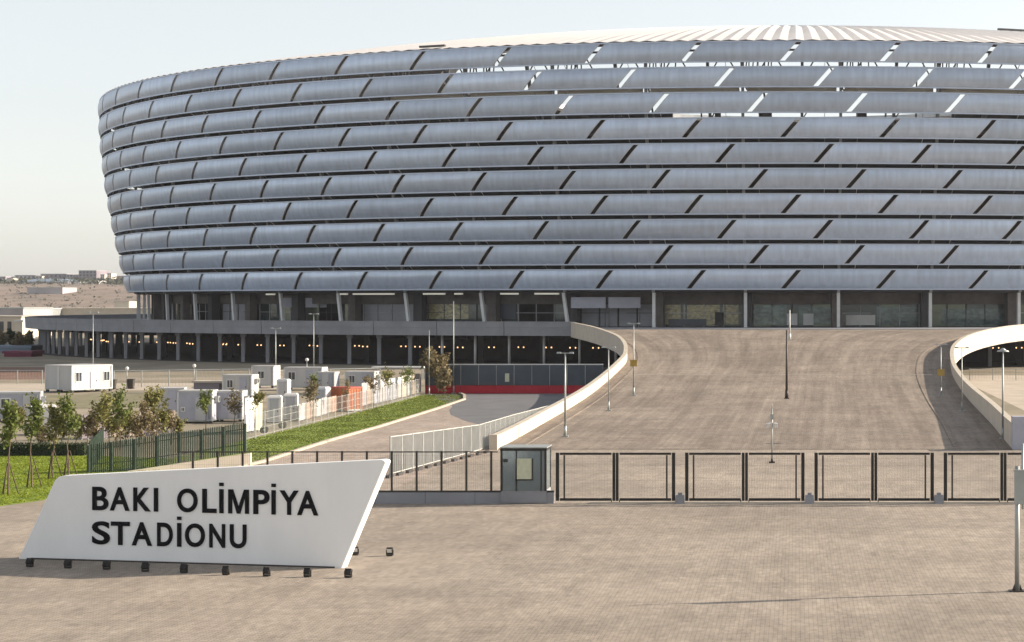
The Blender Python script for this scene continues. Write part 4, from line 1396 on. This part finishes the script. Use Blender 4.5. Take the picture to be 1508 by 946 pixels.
cabin(at_px(530, 580) + Vector((0, 1.2, 0)), R(-4), (3.6, 2.2, 2.3), 'low off-white cabin beyond the orange container', 'off', windows=((-.9, .6, 1.0, 1.8),), door=(.7, .8))
cabin(at_px(20, 622) + Vector((0, 1.2, 0)), R(15), (4.0, 2.4, 2.4), 'low grey cabin half hidden behind lawn saplings', 'lilac', windows=((-1, .7, 1.0, 1.8),), door=(.9, .8))
for x_, y_, l_ in ((434, 568, 'white cage tank beside the tall thin pole on the service road'), (447, 567, 'white cage tank beside the short globe lamp near the podium')):
    p = G(x_, y_)
    o = thing('liquid_tank', tuple(p), l_, 'tank', 'white tanks before the podium')
    mb = MB(); mb.box((p.x, p.y, .12), (1.2, 1.0, .24)); mb.build('pallet', 'stake', o)
    mb = MB(); mb.box((p.x, p.y, .82), (1.12, .92, 1.15)); mb.build('bottle', 'white', o)
    mb = MB()
    for q in (-.58, -.2, .2, .58):
        mb.box((p.x + q, p.y - .48, .85), (.04, .04, 1.25))
    for z in (.3, .7, 1.1, 1.46):
        mb.box((p.x, p.y - .48, z), (1.2, .03, .03))
    mb.build('cage', 'galv', o)
    mb = MB(); mb.tube((p.x, p.y, 1.39), (p.x, p.y, 1.5), .14, n=10); mb.build('lid', 'black', o)
# hoarding boards beside the verge
def hoarding(x0, y0, x1, y1, h, n, label, mats):
    a, b = G(x0, y0), G(x1, y1)
    o = thing('hoarding', tuple(a), label, 'hoarding')
    ang = math.atan2(b.y - a.y, b.x - a.x)
    L_ = (b - a).length / n
    for k in range(n):
        p = a.lerp(b, (k + .5) / n)
        mb = MB(); mb.box((p.x, p.y, h / 2 + .1 + random.uniform(-.05, .05)), (L_ * .94, .06, h * random.uniform(.93, 1.03)), ang); mb.build('board', random.choice(mats), o)
        q = a.lerp(b, k / n)
        mb = MB(); mb.box((q.x, q.y + .08, h / 2 + .05), (.08, .08, h + .1), ang); mb.build('post', 'steel', o)
    return o
hoarding(360, 640, 386, 635, 2.9, 4, 'cream hoarding boards beside the white portable toilets', ['cream', 'white', 'notice'])
hoarding(532, 600, 620, 580, 2.4, 11, 'pale patched hoarding boards along the top of the grass verge', ['off', 'cream', 'lilac', 'far_grey', 'path'])
hoarding(440, 622, 496, 607, 1.6, 7, 'low pinkish hoarding boards before the orange container', ['salmon', 'path', 'off', 'far_grey'])
hoarding(120, 648, 258, 640, 1.9, 16, 'low brownish board screen behind the lawn hedge', ['far_grey', 'far_mauve', 'concrete_brown', 'path'])
# yard mesh fence along the verge
yf = thing('wire_fence', tuple(G(440, 629)), 'thin pale wire fence running along the top of the grass verge', 'fence')
Q = px((362, 650), (440, 630), (540, 605), (618, 584))
for a, b in zip(Q, Q[1:]):
    n = max(2, int((b - a).length / 2.6))
    for k in range(n):
        p, p2 = a.lerp(b, k / n), a.lerp(b, (k + 1) / n)
        mb = MB(); mb.bar(p, p + Vector((0, 0, 2.1)), .06, .06); mb.build('post', 'steel_light', yf)
        mb = MB()
        for z in (.2, .8, 1.4, 2.0):
            mb.bar(p + Vector((0, 0, z)), p2 + Vector((0, 0, z)), .015, .015)
        for q in range(1, 10):
            r_ = p.lerp(p2, q / 10)
            mb.bar(r_ + Vector((0, 0, .1)), r_ + Vector((0, 0, 2.0)), .014, .014)
        mb.build('wire_mesh', 'mesh_white', yf)
# rail fence before the podium
def rail_fence(x0, y0, x1, y1, h, label, step=3.2):
    a, b = G(x0, y0), G(x1, y1)
    o = thing('rail_fence', tuple(a), label, 'fence')
    n = max(2, int((b - a).length / step))
    for k in range(n + 1):
        p = a.lerp(b, k / n)
        mb = MB(); mb.bar(p, p + Vector((0, 0, h)), .11, .11); mb.build('post', 'galv', o)
    for z in (h - .06, h * .5):
        mb = MB(); mb.bar(a + Vector((0, 0, z)), b + Vector((0, 0, z)), .06, .08 if z > h * .6 else .03); mb.build('rail', 'galv', o)
    mb = MB()
    for k in range(n * 8):
        p = a.lerp(b, k / (n * 8))
        mb.bar(p + Vector((0, 0, .1)), p + Vector((0, 0, h - .1)), .018, .018)
    mb.build('wire_mesh', 'wire', o)
rail_fence(168, 571, 405, 567, 2.2, 'galvanised rail fence between the twin cabins and the kiosk')
rail_fence(408, 566, 560, 562, 1.9, 'galvanised rail fence behind the portable toilets before the podium')
rail_fence(-120, 566, 62, 566, 1.9, 'galvanised rail fence by the brown soil bank')
rail_fence(1428, 560, 1700, 560, 1.6, 'galvanised rail fence on the sandy ground right of the ramp')
# low shelter roof and small things in front of the podium
mb = MB()
c0 = A(588, 541, 285)
mb.box((c0.x, 285, c0.z), (7.4, 2.2, .18))
o = thing('shelter', (c0.x, 285, 0), 'open shelter with a thin white roof before the podium', 'shelter')
mb.build('roof', 'white', o)
for sx in (-3.4, 3.4):
    for sy in (-.9, .9):
        mb = MB(); mb.bar((c0.x + sx, 285 + sy, 0), (c0.x + sx, 285 + sy, c0.z), .1, .1); mb.build('post', 'galv', o)
c0 = A(322, 562, 230)
o = thing('low_shed', (c0.x, 230, 0), 'long low shed with a pale roof edge before the rail fence', 'shed')
mb = MB(); mb.box((c0.x, 230, c0.z), (5.4, 2.4, .2)); mb.build('roof', 'cream', o)
mb = MB(); mb.box((c0.x, 230.1, c0.z / 2 - .05), (5.1, 2.1, c0.z - .1)); mb.build('wall', 'far_mauve', o)
mb = MB(); mb.box((c0.x + .8, 229.0, c0.z / 2), (.9, .08, c0.z * .75)); mb.build('door', 'steel_dark', o)
# dark bins
for x, y, lab in ((166, 574, 'dark upright bin at the sunlit corner of the white cabin'), (193, 573, 'dark upright bin on the service road near the globe lamp')):
    p = G(x, y)
    mb = MB()
    mb.hexa([(p.x - .3, p.y - .3, .05), (p.x + .3, p.y - .3, .05), (p.x + .3, p.y + .3, .05), (p.x - .3, p.y + .3, .05)], [(p.x - .38, p.y - .38, 1.15), (p.x + .38, p.y - .38, 1.15), (p.x + .38, p.y + .38, 1.15), (p.x - .38, p.y + .38, 1.15)])
    mb.box((p.x, p.y + .03, 1.21), (.84, .84, .1)); mb.tube((p.x - .3, p.y + .35, .1), (p.x + .3, p.y + .35, .1), .1, n=8)
    solo(mb, 'wheeled_bin', 'black_soft', tuple(p), lab, 'bin')
# tyres at the verge
for x, y, lab in ((389, 638, 'dark old tyre lying on the sand by the cream hoarding'), (416, 631, 'dark old tyre lying on the sand by the portable toilets')):
    p = G(x, y)
    mb = MB()
    rings = []
    for k in range(15):
        a = 2 * math.pi * k / 14
        c = Vector((p.x + .2 * math.cos(a), p.y + .07 * math.sin(a), .28 + .2 * math.sin(a)))
        d = Vector((math.cos(a), .3 * math.sin(a), math.sin(a)))
        rings.append([c + d * .14 + Vector((0, -.12, 0)), c + d * .14 + Vector((0, .12, 0)), c - d * .1 + Vector((0, .14, 0)), c - d * .1 + Vector((0, -.14, 0))])
    mb.sweep(rings, True, caps=False)
    solo(mb, 'tyre', 'tyre', tuple(p), lab, 'tyre')

# ================================================================== TREES, HEDGE
def tree(x, yb, ytop, wpx, label, leaf='leaf', n=420, group='young trees', crown=.5, stakes=False, name='young_tree', ls=.115, seed=None, cat='tree', zbase=0.0):
    rng = random.Random(seed if seed is not None else int(x * 13 + yb))
    p = G(x, yb)
    k = p.y / F
    h = (yb - ytop) * k
    rx = wpx * k / 2
    o = thing(name, tuple(p), label, cat, group)
    mb = MB()
    cb = h * (1 - crown)
    pts = [p + Vector((0, 0, -.05))]
    for q in range(1, 6):
        pts.append(p + Vector((rng.gauss(0, .04) * q, rng.gauss(0, .04) * q, h * .92 * q / 5)))
    r0 = max(.035, h * .011)
    for q in range(5):
        mb.tube(pts[q], pts[q + 1], r0 * (1 - q * .17), r0 * (1 - (q + 1) * .17), 6, caps=False)
    tips = []
    for q in range(17):
        u = rng.uniform(.0, .85)
        zz = cb + (h - cb) * u * .9
        base = p + Vector((0, 0, zz * .95))
        for a_ in range(5):
            if pts[a_].z <= base.z <= pts[a_ + 1].z:
                base = pts[a_].lerp(pts[a_ + 1], (base.z - pts[a_].z) / (pts[a_ + 1].z - pts[a_].z))
        an = rng.uniform(0, 6.28)
        rr = rx * (1.0 - .55 * u) * rng.uniform(.55, 1.0)
        tip = base + Vector((math.cos(an) * rr, math.sin(an) * rr, rng.uniform(.5, 1.5) * rr + .2))
        tip.z = min(tip.z, h * 1.0)
        mb.tube(base, tip, r0 * .4, r0 * .12, 4, caps=False)
        tips.append((base, tip))
    mb.build('trunk', 'bark', o)
    cr = MB()
    for q in range(int(n * 1.35)):
        b_, t_ = rng.choice(tips)
        c = b_.lerp(t_, rng.uniform(.25, 1.08)) + Vector((rng.gauss(0, rx * .16), rng.gauss(0, rx * .16), rng.gauss(0, (h - cb) * .07)))
        s_ = ls * rng.uniform(.6, 1.4)
        nrm = Vector((rng.gauss(0, 1), rng.gauss(0, 1), rng.gauss(0, .8) + .5)).normalized()
        a1 = nrm.orthogonal().normalized(); a1.rotate(__import__('mathutils').Quaternion(nrm, rng.uniform(0, 6.28)))
        a2 = nrm.cross(a1)
        cr.face([c - a1 * s_ - a2 * s_ * .25, c - a2 * s_ * .55, c + a1 * s_, c + a2 * s_ * .55])
    cr.build('crown', leaf, o)
    if stakes:
        for q in range(3):
            an = q * 2.1 + .4
            mb = MB(); mb.tube(p + Vector((math.cos(an) * .55, math.sin(an) * .55, 0)), p + Vector((math.cos(an) * .06, math.sin(an) * .06, 1.75)), .035, n=5); mb.build('stake', 'stake', o)
    return o
T = tree
gl = 'staked saplings on the lawn'
T(12, 728, 583, 36, 'staked sapling on the lawn\'s bare outer side away from the fence', 'leaf', 520, gl, .55, True)
T(47, 718, 576, 34, 'tall staked sapling near the lawn\'s middle before the pale toilets', 'leaf', 520, gl, .5, True)
T(78, 705, 590, 34, 'slim staked sapling before the hedge with sparse olive crown', 'leaf_o', 420, gl, .55, True)
T(101, 705, 574, 40, 'bushy staked sapling closest to the green picket fence', 'leaf', 560, gl, .5, True)
T(-30, 722, 578, 40, 'staked sapling at the open end of the hedge', 'leaf', 480, gl, .5, True)
g2 = 'young trees behind the green picket fence'
T(150, 668, 578, 44, 'young green tree before the white cabin\'s sunny wall', 'leaf_o', 520, g2, .6)
T(176, 664, 570, 40, 'leafy young tree before the cabin\'s dark corner bin', 'leaf', 560, g2, .6)
T(212, 662, 590, 30, 'brown leafed sapling between two green ones behind the fence', 'leaf_b', 380, g2, .65)
T(231, 660, 572, 44, 'broad olive green young tree behind the picket fence', 'leaf_o', 600, g2, .55)
T(195, 655, 600, 34, 'low russet sapling before the brownish boards', 'leaf_b', 360, g2, .7)
T(160, 656, 606, 34, 'thin reddish sapling among the green trees', 'leaf_b', 300, g2, .7)
T(252, 655, 606, 26, 'rust brown sapling beside the grey cabin\'s corner', 'leaf_b', 300, g2, .6)
T(128, 664, 605, 30, 'thin brownish sapling at the hedge\'s fence end', 'leaf_b', 300, g2, .6)
T(25, 662, 592, 34, 'brownish green young tree behind the hedge', 'leaf_o', 420, g2, .6)
T(303, 640, 574, 26, 'small green tree before the grey white cabin\'s door', 'leaf', 380, g2, .5)
T(345, 638, 566, 32, 'sparse brown tree before the plain lilac cabin', 'leaf_b', 260, g2, .65)
T(376, 640, 573, 22, 'small yellowing tree before the cream hoarding boards', 'leaf_o', 240, g2, .5)
extra = [(140, 659, 612, 30), (172, 660, 615, 34), (186, 657, 603, 30), (205, 658, 612, 34), (222, 656, 608, 34), (240, 657, 600, 30), (112, 662, 610, 28), (92, 662, 606, 30), (266, 652, 612, 22), (64, 664, 612, 26)]
el = ['low brown sapling beside the hedge and the thin reddish one', 'bare russet bush in front of the leafy young tree', 'thin tawny sapling behind the low russet one', 'spreading brown sapling before the board screen\'s middle',
      'low brown bush below the broad olive tree', 'tawny sapling tucked behind the broad olive tree', 'brown sapling just behind the picket fence\'s near corner', 'brown sapling behind the bushy staked one', 'thin brown sapling touching the grey white cabin', 'brown sapling behind the pale toilets']
for (x_, y_, t_, w_), l_ in zip(extra, el):
    T(x_, y_, t_, w_, l_, random.choice(['leaf_b', 'leaf_o', 'leaf_o']), 300, g2, .8)
g3 = 'young trees along the grass verge'
T(461, 621, 560, 30, 'brown and green sapling before the pinkish boards', 'leaf_b', 380, g3, .65)
T(463, 600, 552, 22, 'little dark green tree before the flat roofed cabin', 'leaf', 260, g3, .5)
T(511, 612, 555, 18, 'bare thin sapling before the orange container', 'leaf_b', 120, g3, .6)
T(550, 601, 545, 22, 'thin bare sapling before the patched boards', 'leaf_b', 160, g3, .6)
T(573, 594, 540, 30, 'grey green young tree before the white roofed shelter', 'leaf_o', 380, g3, .6)
T(600, 588, 542, 28, 'olive young tree beside the white roofed shelter', 'leaf', 340, g3, .6)
T(645, 581, 516, 50, 'round brown leafed tree by the red base of the barrier', 'leaf_b', 900, g3, .75, ls=.24)
T(655, 583, 540, 30, 'low rusty bush before the red base of the barrier', 'leaf_b', 420, g3, .9, name='bush', cat='bush', ls=.2)
T(540, 597, 552, 16, 'slim brown sapling next to the orange container', 'leaf_b', 140, g3, .6)
g4 = 'trees far left of the podium'
T(18, 517, 484, 16, 'dark cypress-like tree beside the sandstone building', 'leaf_d', 500, g4, .9, ls=.5, name='tree')
T(40, 518, 489, 20, 'yellowish tree at the podium\'s end', 'leaf_o', 500, g4, .85, ls=.5, name='tree')
T(28, 519, 490, 16, 'brownish tree between a dark tree and a yellowish one', 'leaf_b', 400, g4, .85, ls=.5, name='tree')
T(3, 518, 490, 20, 'brown bushy tree under the sandstone building\'s wall', 'leaf_b', 400, g4, .9, ls=.5, name='tree')
# hedge
hd = thing('hedge', tuple(G(40, 672)), 'low dark clipped hedge along the back of the lawn', 'hedge')
a_, b_ = G(-80, 671), G(128, 671)
mb = MB(); mb.box(((a_.x + b_.x) / 2, a_.y + .1, .40), (b_.x - a_.x - .2, .7, .78)); mb.build('core', 'leaf_d', hd)
cr = MB()
hr = random.Random(9)
for q in range(5200):
    c = Vector((hr.uniform(a_.x, b_.x), a_.y + .1 + hr.gauss(0, .3), hr.uniform(.05, .88) + hr.gauss(0, .05)))
    s_ = hr.uniform(.05, .11)
    nrm = Vector((hr.gauss(0, 1), hr.gauss(0, 1), hr.gauss(0, 1))).normalized()
    a1 = nrm.orthogonal().normalized() * s_; a2 = nrm.cross(a1.normalized()) * s_ * .6
    cr.face([c - a1, c - a2, c + a1, c + a2])
cr.build('foliage', 'leaf_d', hd)

# ================================================================== BACKGROUND BUILDINGS
def far_box(x0, x1, y0, yb, Y, depth, m, label, roof='far_grey', name='far_building', nwin=0, cat='building', gable=False, rz=0, floors=1):
    a, b = A(x0, y0, Y), A(x1, yb, Y)
    zb = min(b.z, hill_h((a.x + b.x) / 2, Y) if Y > 1050 else 0)
    wd, ht = b.x - a.x, a.z - zb
    c = Vector(((a.x + b.x) / 2, Y + depth / 2, zb))
    o = thing(name, tuple(c), label, cat, 'buildings far beyond the stadium')
    mb = MB(); mb.box((c.x, c.y, zb + ht / 2), (wd, depth, ht)); mb.build('wall', m, o)
    mb = MB()
    if gable:
        e = .4
        mb.hexa([(a.x - e, Y - e, a.z), (b.x + e, Y - e, a.z), (b.x + e, Y + depth + e, a.z), (a.x - e, Y + depth + e, a.z)],
                [(a.x + depth * .2, Y + depth * .45, a.z + depth * .06), (b.x - depth * .2, Y + depth * .45, a.z + depth * .06), (b.x - depth * .2, Y + depth * .55, a.z + depth * .06), (a.x + depth * .2, Y + depth * .55, a.z + depth * .06)])
    else:
        mb.box((c.x, c.y, a.z + .25), (wd + .6, depth + .6, .5))
    mb.build('roof', roof, o)
    for fl_ in range(floors):
        for k in range(nwin):
            wx_ = wd / nwin
            mb = MB(); mb.box((a.x + wx_ * (k + .5), Y - .05, zb + ht * (fl_ + .55) / floors), (wx_ * .5, .2, ht / floors * .5)); mb.build('window', 'window', o)
    return o
far_box(-60, 31, 468, 495, 620, 26, 'sandstone', 'pale sandstone building with a flat roof left of the podium', 'cream', nwin=8)
far_box(22, 33, 474, 494, 600, 10, 'sandstone', 'narrow sunlit stone annex beside the pale sandstone building', 'white')
far_box(-80, 34, 455, 470, 760, 30, 'far_grey', 'long grey shed roof behind the pale sandstone building', 'galv', name='far_shed')
far_box(64, 290, 455.5, 466, 820, 40, 'cream', 'very long cream warehouse visible above the podium edge', 'cream', name='far_warehouse')
far_box(34, 64, 456, 466, 800, 30, 'galv', 'grey green hall adjoining the long cream warehouse', 'far_grey', name='far_hall')
far_box(-30, 45, 513, 521, 430, 12, 'roof_blue', 'low blue grey shed beyond the brown soil bank', 'roof_blue', name='far_shed')
far_box(6, 46, 521, 529, 400, 6, 'maroon', 'low maroon container row beyond the brown soil bank', 'maroon', name='container_row')
far_box(25, 100, 415, 422, 2330, 60, 'far_grey', 'long blue roofed factory below the ridge', 'roof_blue', name='far_factory', gable=True)
far_box(104, 118, 416, 421, 2300, 30, 'white', 'bright white block beside the blue roofed factory', 'white')
far_box(132, 144, 414, 418.5, 2320, 30, 'white', 'small bright white block below the mauve block on the ridge', 'white')
far_box(116, 142, 399, 417, 2440, 50, 'far_mauve', 'large mauve apartment block crowning the ridge', 'far_grey', nwin=5, floors=4)
far_box(148, 154, 405, 417, 2420, 18, 'sandstone', 'slim pale tower block beside the mauve apartment block', 'far_grey', nwin=2, floors=5)
far_box(158, 164, 403, 417, 2430, 18, 'sandstone', 'slim pale tower block closest to the stadium on the ridge', 'far_grey', nwin=2, floors=5)
far_box(166, 190, 407, 419, 2450, 40, 'far_mauve', 'low mauve block partly behind the stadium facade', 'far_grey', nwin=4, floors=3)
far_box(60, 98, 404, 414, 2480, 40, 'far_mauve', 'wide dusky block on the ridge above the blue roofed factory', 'far_grey', nwin=6, floors=2)
far_box(22, 52, 406, 415, 2500, 40, 'far_grey', 'grey block on the low ridge above the factory\'s open end', 'far_mauve', nwin=5, floors=2)
far_box(98, 112, 405, 415, 2460, 30, 'far_grey', 'narrow grey block on the ridge between two dusky ones', 'far_mauve', nwin=3, floors=3)
far_box(52, 62, 407, 415, 2470, 26, 'sandstone', 'small pale block on the ridge beside the wide dusky one', 'far_grey', nwin=2, floors=2)
far_box(40, 92, 424, 429, 2000, 40, 'far_grey', 'low grey shed below the blue roofed factory', 'galv', name='far_shed')
far_box(10, 19, 410, 414.5, 2380, 20, 'cream', 'tiny cream house on the outer slope of the ridge', 'far_grey')
far_box(-20, 8, 408, 416, 2480, 40, 'far_mauve', 'dusky block on the ridge behind the tiny cream house', 'far_grey', nwin=4, floors=2)
far_box(168, 190, 445, 449, 1200, 20, 'sandstone', 'low pale building at the foot of the brown hill', 'cream')

# ================================================================== HAZE
mb = MB()
mb.box((-1200, 1930, 34), (4400, 4100, 72))
hz = mb.build('haze', 'white')
hm = bpy.data.materials.new('haze_air')
hm.use_nodes = True
n = hm.node_tree.nodes
n.remove(n['Principled BSDF'])
pv = n.new('ShaderNodeVolumePrincipled')
pv.inputs['Color'].default_value = (0.86, 0.88, 0.95, 1)
pv.inputs['Density'].default_value = 0.00006
pv.inputs['Anisotropy'].default_value = 0.2
hm.node_tree.links.new(pv.outputs[0], n['Material Output'].inputs['Volume'])
hz.data.materials.clear()
hz.data.materials.append(hm)
tag(hz, 'thin pale haze in the distant air', 'haze', kind='stuff')
